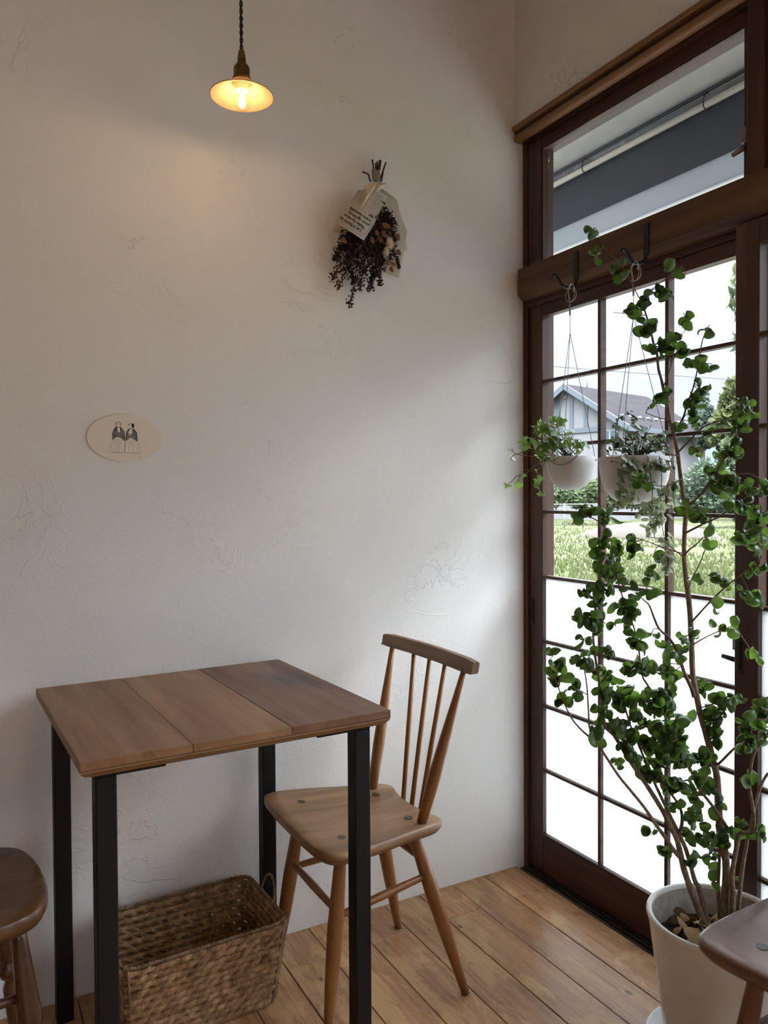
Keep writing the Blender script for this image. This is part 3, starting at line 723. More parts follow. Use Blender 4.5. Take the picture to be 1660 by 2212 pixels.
for a, b in zip(pl_, pl_[1:]): pline(fp, *a, *b, .5, 1)
fp.build('fine_print', PRINT2, front, BO)
# torn cloth ribbon
sheet('ribbon', [(806, 395), (818, 392), (783, 447), (770, 459)], 4, 10, lambda u, v: .088+.006*math.sin(u*math.pi)+.004*math.sin(v*7), RIB, .001)
sheet('ribbon', [(812, 393), (836, 396), (830, 405), (812, 416)], 5, 4, lambda u, v: .088+.012*math.sin(u*math.pi)*math.sin(v*math.pi), RIB, .001)
sheet('ribbon', [(786, 402), (816, 392), (812, 406), (795, 425)], 5, 4, lambda u, v: .085+.010*math.sin(u*math.pi), RIB, .001)
# sprigs of dried flowers
SPR = [plain('dried_flower_umber', (.055, .026, .019), .9, var=.4, vscale=120), plain('dried_flower_plum', (.034, .017, .017), .9, var=.4, vscale=120), plain('dried_flower_rust', (.10, .045, .022), .9, var=.35, vscale=120)]
ico = bmesh.new(); bmesh.ops.create_icosphere(ico, subdivisions=1, radius=1.0); icoV = [v.co.copy() for v in ico.verts]; icoF = [tuple(v.index for v in f.verts) for f in ico.faces]; ico.free()
def ball(mb, c, r, M=None, sc=(1, 1, 1)):
    mb.add([Vector(c)+((M @ Vector((v.x*sc[0], v.y*sc[1], v.z*sc[2]))) if M else Vector((v.x*sc[0], v.y*sc[1], v.z*sc[2])))*r for v in icoV], icoF, True)
def petal(mb, c, r, q=rnd):
    ax = Vector((q.gauss(0, 1), q.gauss(0, 1), q.gauss(0, 1))).normalized(); b = ax.orthogonal().normalized(); n = ax.cross(b)
    c = Vector(c); mb.add([c-ax*r, c+b*r*.55+n*r*.25, c+ax*r, c-b*r*.55+n*r*.25], [(0, 1, 2), (0, 2, 3)], True)
ends = [(722, 560, 9, 1), (716, 606, 8, 0), (730, 625, 9, 2), (745, 585, 13, 1), (754, 662, 6, 0), (765, 610, 12, 1), (778, 628, 8, 0), (790, 590, 12, 0), (800, 630, 8, 1), (812, 600, 11, 1), (822, 616, 7, 0), (826, 570, 10, 1), (845, 560, 8, 0), (863, 580, 5, 0), (855, 520, 9, 2), (848, 485, 9, 1), (760, 540, 14, 1), (800, 545, 14, 0), (740, 540, 9, 1), (835, 500, 9, 2)]
for (ex, ey, spread, mi) in ends:
    mb = MB(); st = (812+rnd.uniform(-6, 6), 425); Y1 = -rnd.uniform(.028, .062)
    mid = ((st[0]+ex)/2+rnd.uniform(-4, 4), (st[1]+ey)/2)
    path = [WP(*st, -.036), WP(*mid, (Y1-.036)/2), WP(ex, ey, Y1)]
    sp = smooth_path(path, 8); mb.tube(sp, .0012, 5)
    N = 120
    for k in range(N):
        t = .42+.58*(k/N)**.8; j = min(int(t*(len(sp)-1)), len(sp)-2); c = sp[j].lerp(sp[j+1], t*(len(sp)-1)-j)
        rr = spread*.0021*(1.15-.70*((t-.42)/.58)**1.5)
        off = Vector((rnd.gauss(0, .55)*rr, rnd.gauss(0, .35)*rr, rnd.gauss(0, .5)*rr))
        p = c+off; p.y = min(p.y, -.006)
        if mi == 1 and rnd.random() < .65: petal(mb, p, rnd.uniform(.006, .012))
        elif rnd.random() < .3: petal(mb, p, rnd.uniform(.004, .007))
        else: ball(mb, p, rnd.uniform(.0020, .0034))
    mb.build('dried_sprig', SPR[mi], bouquet, BO)
LUN = plain('papery_seed_pod', (.26, .12, .06), .35, var=.3, vscale=100, trans=.2); TAIL = plain('bunny_tail_grass', (.62, .53, .42), 1.0)
for (x, y, r, an) in ((805, 520, 7, 80), (822, 517, 8, 60), (834, 487, 8, 20), (829, 505, 7, 110), (846, 582, 6, 80), (848, 570, 6, 30), (860, 512, 7, 100), (837, 568, 5, 70), (815, 503, 6, 85), (862, 545, 6, 80), (744, 520, 6, 60)):
    a = R(an); e1 = Vector((math.cos(a), -.25, -math.sin(a))).normalized(); e2 = e1.cross(Vector((0, 1, 0))).normalized(); r *= .00125
    c = WP(x, y, -rnd.uniform(.058, .07)); pts = []
    for k in range(12):
        t = 2*math.pi*k/12; pts.append(c+e1*r*1.25*math.cos(t)+e2*r*.8*math.sin(t)+Vector((0, -.0025*math.cos(t)**2, 0)))
    m = MB(); m.add(pts+[p+Vector((0, .0006, 0)) for p in pts], [tuple(range(12)), tuple(range(23, 11, -1))]+[(i, (i+1) % 12, 12+(i+1) % 12, 12+i) for i in range(12)]); m.build('seed_pod', LUN, bouquet, BO)
for (x, y, L, W, an) in ((843, 524, 15, 8.5, 75), (835, 543, 13.5, 7, 100)):
    c = WP(x, y, -.075); a = R(an); e1 = Vector((math.cos(a), 0, -math.sin(a))); e2 = Vector((e1.z, 0, -e1.x)); m = MB(); k_ = .00122
    M_ = basis(e1, (0, 1, 0), e2)
    ball(m, c, k_, M_, (L*.92, W*.85, W*.92))
    for i in range(420):
        th, ph = rnd.uniform(0, 2*math.pi), math.acos(rnd.uniform(-1, 1)); d = Vector((math.cos(ph), math.sin(ph)*math.cos(th), math.sin(ph)*math.sin(th)))
        s0 = M_ @ Vector((d.x*L*.85, d.y*W*.8, d.z*W*.85)); s1 = M_ @ Vector((d.x*L*1.05+1.6, d.y*W*1.12, d.z*W*1.12)); w = M_ @ Vector((rnd.gauss(0, .3), rnd.gauss(0, .3), rnd.gauss(0, .3)))
        m.add([c+s0*k_-w*k_, c+s0*k_+w*k_, c+s1*k_], [(0, 1, 2)])
    m.build('bunny_tail', TAIL, bouquet, BO, 'fluffy cream bunny tail')
# ------------------------------------------------------------------ woven basket under the table
bk = thing('woven_basket', (-1.056, -.163, 0), 'rectangular woven water-hyacinth basket with loop handles under the table', 'basket', rz=R(2.5))
def weave_mat(name, a, b, c):
    m, nt, out = new_mat(name); v = nt.coords('Object')
    n1 = nt.noise(v, 45, 3, .6); n2 = nt.noise(nt.coords('Object', (300, 300, 90)), 1.0, 4, .6)
    cc = nt.ramp(nt.math('ADD', nt.math('MULTIPLY', n1, .7), nt.math('MULTIPLY', n2, .3)), [(.34, a), (.5, b), (.66, c)])
    bp = nt.n('ShaderNodeBump', ins={'Strength': .5, 'Distance': .002, 'Height': n2})
    p = nt.n('ShaderNodeBsdfPrincipled', ins={'Base Color': cc, 'Roughness': .55, 'Specular IOR Level': .35, 'Normal': bp.outputs[0]}); nt.l(p.outputs[0], out.inputs[0]); return m
WEAVE = weave_mat('hyacinth_weave', (.15, .076, .032), (.32, .185, .088), (.54, .36, .20))
RIMW = weave_mat('hyacinth_rim', (.12, .07, .035), (.24, .15, .08), (.40, .28, .16))
def rrect(hx, hy, r, s):
    """point and tangent at arc fraction s of a rounded rectangle"""
    a, b = 2*(hx-r), 2*(hy-r); q = math.pi*r/2; per = 2*a+2*b+4*q; d = (s % 1)*per
    segs = [('l', a, (-hx+r, -hy), (1, 0)), ('c', q, (hx-r, -hy+r), -90), ('l', b, (hx, -hy+r), (0, 1)), ('c', q, (hx-r, hy-r), 0), ('l', a, (hx-r, hy), (-1, 0)), ('c', q, (-hx+r, hy-r), 90), ('l', b, (-hx, hy-r), (0, -1)), ('c', q, (-hx+r, -hy+r), 180)]
    for k, L, p, t in segs:
        if d <= L:
            if k == 'l': return Vector((p[0]+t[0]*d, p[1]+t[1]*d, 0)), Vector((t[0], t[1], 0))
            an = R(t)+d/r; return Vector((p[0]+r*math.cos(an), p[1]+r*math.sin(an), 0)), Vector((-math.sin(an), math.cos(an), 0))
        d -= L
    return Vector((-hx+r, -hy, 0)), Vector((1, 0, 0))
BH, NC = .200, 12
def bdim(z): t = z/BH; return .163+.018*t, .088+.036*t, .026+.006*t
for c in range(NC):
    z = .010+(BH-.022)*c/(NC-1); hx, hy, r = bdim(z); n = 42; mb = MB(); mb.tube([rrect(hx, hy, r, i/72)[0]+Vector((0, 0, z)) for i in range(72)], .0058, 6, closed=True)
    for k in range(n):
        s = (k+(.5 if c % 2 else 0)+rnd.uniform(-.12, .12))/n
        p, t = rrect(hx, hy, r, s); nrm = Vector((t.y, -t.x, 0))
        p = p+Vector((0, 0, z+rnd.uniform(-.001, .001)))+nrm*rnd.uniform(.0002, .0024)
        sl = rnd.uniform(.34, .52); d = (t*math.cos(sl)+Vector((0, 0, 1))*math.sin(sl)).normalized(); d = (d+nrm*.30).normalized()
        L = rnd.uniform(.0165, .0200); w = rnd.uniform(.0080, .0094)
        pts = [p-d*L, p-d*L*.55+nrm*.001, p+nrm*.0016, p+d*L*.55+nrm*.0005, p+d*L-nrm*.002]
        mb.tube(pts, [w*.35, w*.95, w, w*.72, w*.12], 6, caps=False, squash=.85)
    mb.build('woven_course', WEAVE, bk)
fl = MB()
for j in range(9):
    y = -.078+.156*j/8
    for i in range(15):
        x = -.150+.300*i/14+(.01 if j % 2 else 0); fl.tube([(x-.014, y-.005, .006), (x, y, .009), (x+.014, y+.005, .006)], [.002, .0085, .002], 6, caps=False)
fl.box((-.160, -.085, .001), (.160, .085, .004)); fl.build('woven_bottom', WEAVE, bk)
hx, hy, r = bdim(BH); N = 96
rim = MB(); rim.tube([rrect(hx, hy, r, i/N)[0]+Vector((0, 0, BH)) for i in range(N)], .0036, 7, closed=True)
for i in range(N):
    p, t = rrect(hx, hy, r, i/N); p = p+Vector((0, 0, BH)); q = t.cross(Vector((0, 0, 1)))
    rim.tube([p+(q*math.cos(a)+Vector((0, 0, 1))*math.sin(a))*.0042+t*(a/6.3-.5)*.006 for a in [2*math.pi*j/7 for j in range(8)]], .0014, 4, caps=False)
rim.build('rim', RIMW, bk)
hx0, hy0, r0 = bdim(0); MB().tube([rrect(hx0+.004, hy0+.004, r0, i/64)[0]+Vector((0, 0, .005)) for i in range(64)], .0042, 7, closed=True).build('base_cord', RIMW, bk)
for sx in (-1, 1):
    for sy in (-1, 1):
        st = MB()
        for da in (-14, 14):
            an = R(45+da); pts = []
            for t in (0, .5, 1):
                a, b, c = bdim(BH*t); pts.append((sx*(a-c+(c+.008)*math.cos(an)), sy*(b-c+(c+.008)*math.sin(an)), .004+(BH-.004)*t))
            st.tube(pts, .0026, 6)
        for k in range(9):
            z = .016+k*.021; a, b, c = bdim(z)
            st.tube([(sx*(a-c+(c+.010)*math.cos(R(45+e))), sy*(b-c+(c+.010)*math.sin(R(45+e))), z) for e in (-20, 0, 20)], .0013, 5)
        st.build('corner_stake', RIMW, bk)
    hd = MB(); base = [(sx*(hx+.002), -.036, BH-.004), (sx*(hx+.006), -.034, BH+.020), (sx*(hx+.010), -.018, BH+.042), (sx*(hx+.012), .004, BH+.047), (sx*(hx+.010), .024, BH+.036), (sx*(hx+.006), .036, BH+.014), (sx*(hx+.002), .037, BH-.006)]
    P = smooth_path(base, 6)
    for ph in (0, math.pi):
        hd.tube([p+Vector((.0016*math.cos(i*.9+ph), .0016*math.sin(i*.9+ph), 0)) for i, p in enumerate(P)], .0021, 6)
    hd.build('handle', RIMW, bk)
# ------------------------------------------------------------------ plants
def leaf_mat(name, top, glow, tmix=.5, rough=.32, edge=None):
    m, nt, out = new_mat(name)
    oi = nt.n('ShaderNodeObjectInfo'); geo = nt.n('ShaderNodeNewGeometry')
    nz = nt.noise(nt.n('ShaderNodeVectorMath', operation='SCALE', ins={0: geo.outputs['Position'], 'Scale': 1.0}).outputs[0], 55, 2)
    k = nt.math('ADD', nt.math('MULTIPLY', nt.math('ADD', oi.outputs['Random'], nz), .55), .45)
    c1 = nt.n('ShaderNodeHueSaturation', ins={'Color': c4(top), 'Value': k}).outputs[0]
    c2 = nt.n('ShaderNodeHueSaturation', ins={'Color': c4(glow), 'Value': k}).outputs[0]
    p = nt.n('ShaderNodeBsdfPrincipled', ins={'Base Color': c1, 'Roughness': rough, 'Specular IOR Level': .55})
    t = nt.n('ShaderNodeBsdfTranslucent', ins={'Color': c2})
    mx = nt.n('ShaderNodeMixShader', ins={0: tmix, 1: p.outputs[0], 2: t.outputs[0]}); nt.l(mx.outputs[0], out.inputs[0]); return m
FICUS = leaf_mat('ficus_leaf', (.036, .085, .026), (.17, .30, .04), .45)
IVY = leaf_mat('ivy_leaf', (.085, .165, .045), (.32, .48, .10), .48, .4)
DIS = leaf_mat('dischidia_leaf', (.10, .14, .075), (.20, .28, .12), .35, .45)
DISW = leaf_mat('variegated_leaf', (.34, .38, .24), (.45, .50, .30), .40, .5)
BARK = plain('ficus_bark', (.22, .155, .105), .8, var=.35, vscale=90, bump=.5, bscale=220); TWIG = plain('ficus_twig', (.13, .075, .05), .75, var=.3, vscale=90)
def curl_leaf(curl, wid=.40, nseg=9, twist=0.0, cup=.9):
    """leaf of unit length curling back on itself along its midrib, its blade gently arched"""
    vs, fs = [], []; x = z = 0.0; ang = .25; ds = 1.0/nseg
    for i in range(nseg+1):
        t = i/nseg; w = wid*math.sqrt(max(0.0, 1-(2*min(1, t*.93+.035)-1)**2))*(1.06-.25*t) if t < .985 else wid*.10
        tw = twist*t; n = Vector((-math.sin(ang), 0, math.cos(ang))); e = Vector((0, math.cos(tw), 0))+n*math.sin(tw); n2 = n*math.cos(tw)-Vector((0, math.sin(tw), 0))
        for s in (-2, -1, 0, 1, 2):
            a = s/2*cup; p = Vector((x, 0, z))+e*(math.sin(a)/max(.2, math.sin(cup)))*w-n2*(1-math.cos(a))*w*.9
            vs.append(tuple(p))
        x += math.cos(ang)*ds; z += math.sin(ang)*ds; ang -= curl*ds*(.45+1.1*t)
    for i in range(nseg):
        for k in range(4): a = i*5+k; fs.append((a, a+1, a+6, a+5))
    mb = MB(); mb.add(vs, fs, True); return mb
LEAF_V = [curl_leaf(c, w, 9, t) for c, w, t in ((2.2, .38, .2), (3.6, .36, -.3), (4.6, .33, .3), (5.6, .30, 0), (6.8, .26, .2), (4.0, .37, .4), (5.2, .33, -.2))]
def mesh_with(mb, name, mat): me = mb.mesh(name); me.materials.append(mat); return me
ficus_meshes = [mesh_with(mb, 'leaf', FICUS) for mb in LEAF_V]
def rand_frame(q, down=.0):
    x = Vector((q.gauss(0, 1), q.gauss(0, 1), q.gauss(0, .8)-down)).normalized(); y = x.cross(Vector((q.gauss(0, 1), q.gauss(0, 1), q.gauss(0, 1)))).normalized()
    return x, y, x.cross(y)

# big potted ficus
POTC = Vector((-.155, -.846, 0)); SZ = .235
GLAZE = plain('glazed_stoneware', (.66, .645, .615), .16, 0, .5, var=.05, vscale=12, coat=.3); INNER = plain('rough_pot_inside', (.42, .39, .36), .9, var=.25, vscale=60, bump=.3)
saucer = MB().lathe([(0, .004), (.118, .004), (.136, .022), (.140, .0235), (.1425, .021), (.124, .000), (0, .000)], 56).build('plant_saucer', plain('saucer_glaze', (.70, .72, .75), .25, var=.05), origin=(0, 0, 0))
saucer.location = POTC; tag(saucer, 'pale glazed saucer under the big potted ficus', 'saucer')
fic = thing('potted_ficus', (POTC.x, POTC.y, .0045), 'tall curly-leaved ficus in a large off-white glazed pot by the window', 'potted plant')
FO = (POTC.x, POTC.y, .0045)
pot = MB().lathe([(0, .0005), (.096, .0005), (.100, .004), (.112, .09), (.126, .20), (.1345, .262), (.1375, .274), (.1395, .279), (.138, .2835), (.133, .285), (.128, .2825), (.1265, .277)], 64).build('pot', GLAZE, fic)
MB().lathe([(.1268, .278), (.1235, .255), (.118, .222)], 64).build('pot_lining', INNER, pot)
soil = MB(); sv = [(0, 0, SZ)]; sf = []
for i in range(1, 9):
    for k in range(32):
        a = 2*math.pi*k/32; rr = .121*i/8; sv.append((rr*math.cos(a), rr*math.sin(a), SZ-.012*(i/8)**2+rnd.uniform(-.004, .004)))
for k in range(32): sf.append((0, 1+k, 1+(k+1) % 32))
for i in range(7):
    for k in range(32): sf.append((1+i*32+k, 1+(i+1)*32+k, 1+(i+1)*32+(k+1) % 32, 1+i*32+(k+1) % 32))
soil.add(sv, sf); soil.build('soil', plain('potting_soil', (.03, .018, .012), .95, var=.4, vscale=90, bump=.8, bscale=200), fic)
dryM = [plain('dry_leaf_%s' % n, c, .7, var=.25, vscale=70) for n, c in (('tan', (.36, .24, .13)), ('umber', (.10, .055, .03)), ('ochre', (.26, .15, .06)))]
dry_meshes = [mesh_with(curl_leaf(c, w, 5, t, .3), 'dry_leaf', dryM[i % 3]) for i, (c, w, t) in enumerate(((1.2, .38, .5), (2.2, .36, -.6), (3.0, .34, .2), (.8, .4, .9), (4.0, .3, .3), (1.8, .38, -.2)))]
for k in range(110):
    a, rr = rnd.uniform(0, 2*math.pi), .078*math.sqrt(rnd.random())
    x = Vector((rnd.gauss(0, 1), rnd.gauss(0, 1), rnd.gauss(0, .25))).normalized(); y = (Vector((0, 0, 1)).cross(x)+Vector((0, 0, rnd.gauss(0, .7)))).normalized(); z = x.cross(y).normalized(); y = z.cross(x)
    s = rnd.uniform(.028, .042)
    link('dry_leaf', dry_meshes[k % 6], fic, basis(x*s, y*s, z*s, (rr*math.cos(a), rr*math.sin(a), SZ+rnd.uniform(.002, .016)-.01*(rr/.12)**2)))

# stems surveyed from the photograph: pixel polylines with a distance for each end, radius in pixels
D0 = 1.585
BR = [
 ([(1564,1984),(1570,1882),(1564,1827),(1557,1791),(1553,1740),(1550,1683),(1542,1643),(1528,1592),(1514,1544),(1506,1504),(1497.6,1458),(1495,1395),(1492,1332),(1486.7,1277.6),(1481,1232),(1478.6,1196),(1480,1145),(1482,1103.5),(1475.7,1067),(1470,1022),(1464,977),(1455.8,937),(1446.8,904.6),(1441,872),(1434,841),(1429.6,819.7),(1423,796),(1419.7,760),(1412,740),(1405,703.5),(1398,685),(1389,656)], 9, 1.8, 1.60, 1.56, 'b'),
 ([(1528,2008),(1513.6,1974),(1497,1931),(1479,1880),(1468,1832),(1461,1809),(1432,1751),(1396,1693.6),(1360,1641),(1335,1600),(1324.6,1585.7),(1307,1564.7),(1300,1502),(1289.6,1439),(1283,1390),(1282.6,1344.6),(1290,1290),(1300,1240)], 8, 1.4, 1.60, 1.50, 'b'),
 ([(1529,2004),(1519,1952),(1510,1916),(1501,1900),(1483,1836),(1461,1787.6),(1432,1728),(1405,1670),(1385,1620),(1360,1560),(1345,1500)], 7, 1.6, 1.61, 1.56, 'b'),
 ([(1474,1856),(1457.6,1838),(1438,1809),(1418,1782),(1392.5,1744),(1360,1704),(1335,1673),(1296.6,1613.6),(1275.7,1578.7),(1272,1536.7),(1268.7,1484),(1262,1440)], 5.5, 1.2, 1.58, 1.50, 'b'),
 ([(1288,1603),(1260,1580),(1237,1554),(1220,1520),(1209,1491),(1196,1455),(1188,1425)], 2.4, 1.0, 1.51, 1.48, 't'),
 ([(1573,1789),(1541,1742),(1510,1702.6),(1497,1673.7),(1483,1635.7),(1468.5,1592),(1446.8,1563),(1419,1515.8),(1400,1480),(1387.5,1456),(1377,1379.5),(1356,1316.6),(1338.6,1267.7),(1324.6,1197.8),(1317.6,1159),(1296.6,1128),(1262,1112)], 3.6, 1.1, 1.57, 1.50, 't'),
 ([(1463,1811),(1474,1780),(1470,1744),(1446.8,1709.9),(1419.7,1670),(1400,1640)], 4.5, 1.6, 1.585, 1.55, 't'),
 ([(1500,1505),(1494,1485.6),(1477.7,1449.4),(1466.8,1413),(1447,1379),(1425,1359),(1412.6,1331.9),(1403.5,1308),(1390.9,1295.7),(1372,1280)], 5, 1.2, 1.565, 1.52, 't'),
 ([(1582,1985),(1584,1930),(1582,1890.6),(1591,1836),(1598.7,1802),(1615,1799),(1627.6,1794.8),(1629,1755),(1620,1700.8),(1622,1664.6),(1631,1625),(1656.5,1592),(1668,1560)], 6.5, 2.6, 1.59, 1.54, 'b'),
 ([(1594,1985),(1600,1917.7),(1604,1881.6),(1616.7,1809),(1633,1737),(1645.6,1695),(1660,1670)], 5, 2.8, 1.595, 1.56, 'b'),
 ([(1556,1985),(1552,1920),(1555,1850),(1550,1790),(1548,1730)], 4.5, 2.5, 1.61, 1.60, 'b'),
 ([(1542,1645),(1553,1650),(1586,1617.6),(1613,1601),(1640,1585)], 4, 1.6, 1.58, 1.56, 't'),
 ([(1492,1345),(1500,1338),(1533.8,1301),(1571.8,1265),(1615,1232),(1642,1218)], 2.8, 1.1, 1.57, 1.53, 't'),
 ([(1496,1394),(1510,1385),(1543,1368),(1588,1350)], 1.8, .9, 1.565, 1.53, 't'),
 ([(1479,1200),(1490,1187),(1505,1176),(1520,1160)], 2.4, 1.1, 1.565, 1.54, 't'),
 ([(1487,1275),(1494,1254),(1514,1214),(1532,1165)], 1.5, .9, 1.565, 1.53, 't'),
 ([(1482,1100),(1490,1091),(1519,1063.7),(1544.4,1029.4),(1560.7,996.8),(1575,971.5),(1602,922.7),(1627.6,877.5)], 3.2, 1.1, 1.565, 1.52, 't'),
 ([(1480,1152),(1519,1132.5),(1550,1118),(1586,1094.5),(1622,1067),(1655,1050)], 2.4, 1.0, 1.565, 1.51, 't'),
 ([(1464,979),(1492,949.8),(1522.7,921),(1577,903),(1604,890),(1628,884)], 2.2, 1.0, 1.56, 1.52, 't'),
 ([(1456,936),(1475.7,904.6),(1486.6,868.5),(1497.4,841),(1508,796),(1513.7,757.8),(1521,727),(1533.6,701.7)], 2.4, .9, 1.56, 1.54, 't'),
 ([(1447,907),(1425,903),(1396,892)], 1.5, .8, 1.56, 1.54, 't'),
 ([(1546,1027.6),(1580,1026),(1622,1024),(1650,1040)], 1.5, .8, 1.55, 1.51, 't'),
 ([(1396,680),(1380,682),(1358,678),(1326,675)], 1.3, .7, 1.56, 1.54, 't'),
 ([(1389,657),(1377,635),(1360,603),(1346,576),(1311.5,541),(1296,515),(1291,497)], 1.3, .6, 1.56, 1.53, 't'),
 ([(1392,660),(1398,635),(1432,607.7),(1461,586),(1479,573)], 1.3, .6, 1.56, 1.54, 't'),
 ([(1433,838),(1450,790),(1460,740),(1480,715)], 1.3, .6, 1.56, 1.54, 't'),
 ([(1482,1198),(1440,1185),(1400,1170),(1370,1160)], 1.6, .7, 1.565, 1.53, 't'),
 ([(1479,1205),(1460,1190),(1430,1165),(1395,1160)], 1.5, .7, 1.565, 1.54, 't'),
 ([(1472,1035),(1440,1050),(1400,1045),(1372,1032)], 1.6, .7, 1.56, 1.53, 't'),
 ([(1466,985),(1430,975),(1402,950)], 1.4, .7, 1.56, 1.53, 't'),
 ([(1338,1268),(1360,1262),(1390,1265),(1420,1270)], 1.2, .6, 1.51, 1.50, 't'),
 ([(1640,1220),(1648,1180),(1640,1150),(1605,1158)], 1.4, .7, 1.53, 1.50, 't'),
]
samples = []
for pts, r0, r1, d0, d1, kind in BR:
    n = len(pts); P = [at_depth(p[0], p[1], d0+(d1-d0)*i/(n-1)) for i, p in enumerate(pts)]
    S = smooth_path(P, 3); m = len(S)
    rads = [(r0+(r1-r0)*(i/(m-1))**.8)*d0/F_PX*rnd.uniform(.93, 1.07) for i in range(m)]
    MB().tube(S, rads, 8 if kind == 'b' else 6).build('stem' if kind == 'b' else 'branch', BARK if kind == 'b' else TWIG, fic, FO)
    for i in range(2, m): samples.append(S[i])
CL = '''1420,640,28,5 1385,650,22,6 1345,680,22,4 1392,720,25,7 1420,745,28,9 1452,720,18,4 1472,685,12,2 1535,710,14,3 1472,765,22,4 1510,790,22,6 1500,830,22,6 1552,800,12,2
1430,850,24,8 1500,870,22,5 1482,905,26,6 1400,885,8,1 1510,935,20,4 1522,970,16,3 1555,900,12,1 1600,890,26,8 1622,885,18,5 1600,920,30,7 1590,960,32,10 1560,975,22,6 1555,1010,22,5 1560,1050,26,6
1600,1050,30,8 1640,1060,26,8 1600,1090,26,7 1640,1110,26,7 1535,1130,22,5 1490,1110,18,3 1530,1160,16,3 1400,1050,22,4 1380,1030,26,5 1260,1118,22,8 1330,1125,20,5 1315,1165,18,4 1345,1190,22,6 1380,1180,22,6
1280,1185,18,5 1310,1215,22,7 1330,1240,22,7 1290,1240,18,5 1360,1260,18,4 1390,1265,18,4 1420,1270,10,2 1270,1275,22,7 1310,1275,12,4 1350,1300,26,7 1285,1305,22,7 1280,1330,26,8 1240,1330,10,2 1310,1345,22,7
1355,1340,22,9 1375,1370,22,9 1265,1350,16,3 1300,1400,22,7 1265,1375,14,3 1405,1375,12,2 1430,1400,14,4 1195,1440,16,7 1210,1465,18,8 1265,1440,26,8 1190,1415,9,2 1305,1450,26,9 1350,1440,22,8 1390,1445,26,10
1440,1440,22,7 1470,1430,18,5 1255,1500,18,5 1215,1520,14,5 1310,1500,22,7 1330,1520,26,9 1375,1500,26,10 1400,1520,26,11 1440,1520,22,8 1290,1545,18,5 1350,1560,26,9 1400,1560,26,13 1440,1570,26,11 1480,1560,22,8
1290,1570,18,5 1350,1600,22,9 1395,1610,26,13 1440,1610,26,11 1480,1600,22,9 1285,1622,10,2 1420,1650,26,13 1460,1640,22,10 1490,1640,22,9 1530,1620,20,4 1340,1645,12,3 1400,1680,22,9 1440,1690,22,7 1480,1690,22,7
1510,1720,22,7 1540,1700,22,6 1535,1480,22,6 1550,1540,26,11 1580,1520,22,8 1560,1580,26,10 1600,1560,26,9 1630,1540,26,10 1642,1510,22,8 1600,1600,22,7 1640,1590,14,3 1510,1250,18,2 1545,1245,20,6 1535,1310,16,2
1555,1350,12,2 1590,1350,12,3 1610,1270,22,5 1630,1230,22,6 1645,1180,22,7 1600,1160,22,7 1630,1150,22,7 1645,1300,14,3 1490,1365,14,4 1480,1390,14,4 1400,1235,14,3 1650,1440,12,2 1620,1690,18,4 1610,1770,18,3
1415,1790,18,3 1470,1740,18,4 1500,1760,22,6 1540,1750,18,4 1500,1800,22,6 1530,1810,26,8 1560,1815,22,6 1580,1790,18,4 1490,1850,18,4 1530,1850,14,3 1425,1840,18,5 1540,1870,14,2 1555,1900,12,3 1630,1800,22,4 1605,1900,8,1
1288,498,8,1 1290,513,7,1 1290,543,9,2 1345,565,12,3 1355,590,14,3 1463,578,8,2 1476,588,8,1 1420,1215,16,3 1460,1690,22,7 1430,1480,24,8 1360,1520,24,8 1320,1560,20,6 1370,1640,20,6 1510,1670,22,7'''
leaves = []; tw_list = []
for tok in CL.split():
    cx, cy, cr, n = map(float, tok.split(','))
    best = None
    for S in samples:
        v = S-CAM; dz = v.dot(CF); u_ = W_PX/2+F_PX*v.dot(CR)/dz; w_ = H_PX/2-F_PX*v.dot(CU)/dz
        q = (u_-cx)**2+(w_-cy)**2
        if best is None or q < best[0]: best = (q, S, dz)
    dep = best[2]+rnd.uniform(-.05, .03); c = at_depth(cx, cy, dep)
    for sub in range(max(1, int(n/3))):
        e = at_depth(cx+rnd.uniform(-1, 1)*cr*.8, cy+rnd.uniform(-1, 1)*cr*.8, dep+rnd.uniform(-.5, .5)*cr*.001)
        mid = best[1].lerp(e, .5)+Vector((rnd.uniform(-.006, .006), rnd.uniform(-.006, .006), rnd.uniform(-.004, .008)))
        tw_list.append((best[1], mid, e))
        m = int(n/max(1, int(n/3)))+(1 if rnd.random() < (n/3 % 1) else 0)
        for k in range(max(1, m)+(1 if n >= 5 else 0)):
            b = mid.lerp(e, rnd.uniform(.2, 1.0)); x, y, z = rand_frame(rnd, .25); s = rnd.uniform(.028, .041)
            b = b+x*.002
            if b.x+.03 > .0: b.x = -.032
            leaves.append((s, b, x, y, z, rnd.randrange(7)))
tm = MB()
for a, m_, b in tw_list: tm.tube(smooth_path([a, m_, b], 3), [.0010]*7, 4)
tm.build('twigs', TWIG, fic, FO)['kind'] = 'stuff'
leaves.sort(key=lambda t: -t[0]/((t[1]-CAM).dot(CF)))
FOv = Vector(FO)
for (s, b, x, y, z, k) in leaves[:300]: link('leaf', ficus_meshes[k], fic, basis(x*s, y*s, z*s, b-FOv))
rest = MB()
for (s, b, x, y, z, k) in leaves[300:]:
    M_ = basis(x*s, y*s, z*s, b); rest.add(LEAF_V[k].v, LEAF_V[k].f, True, M_)
rest.build('leaf_mass', FICUS, fic, FO)['kind'] = 'stuff'

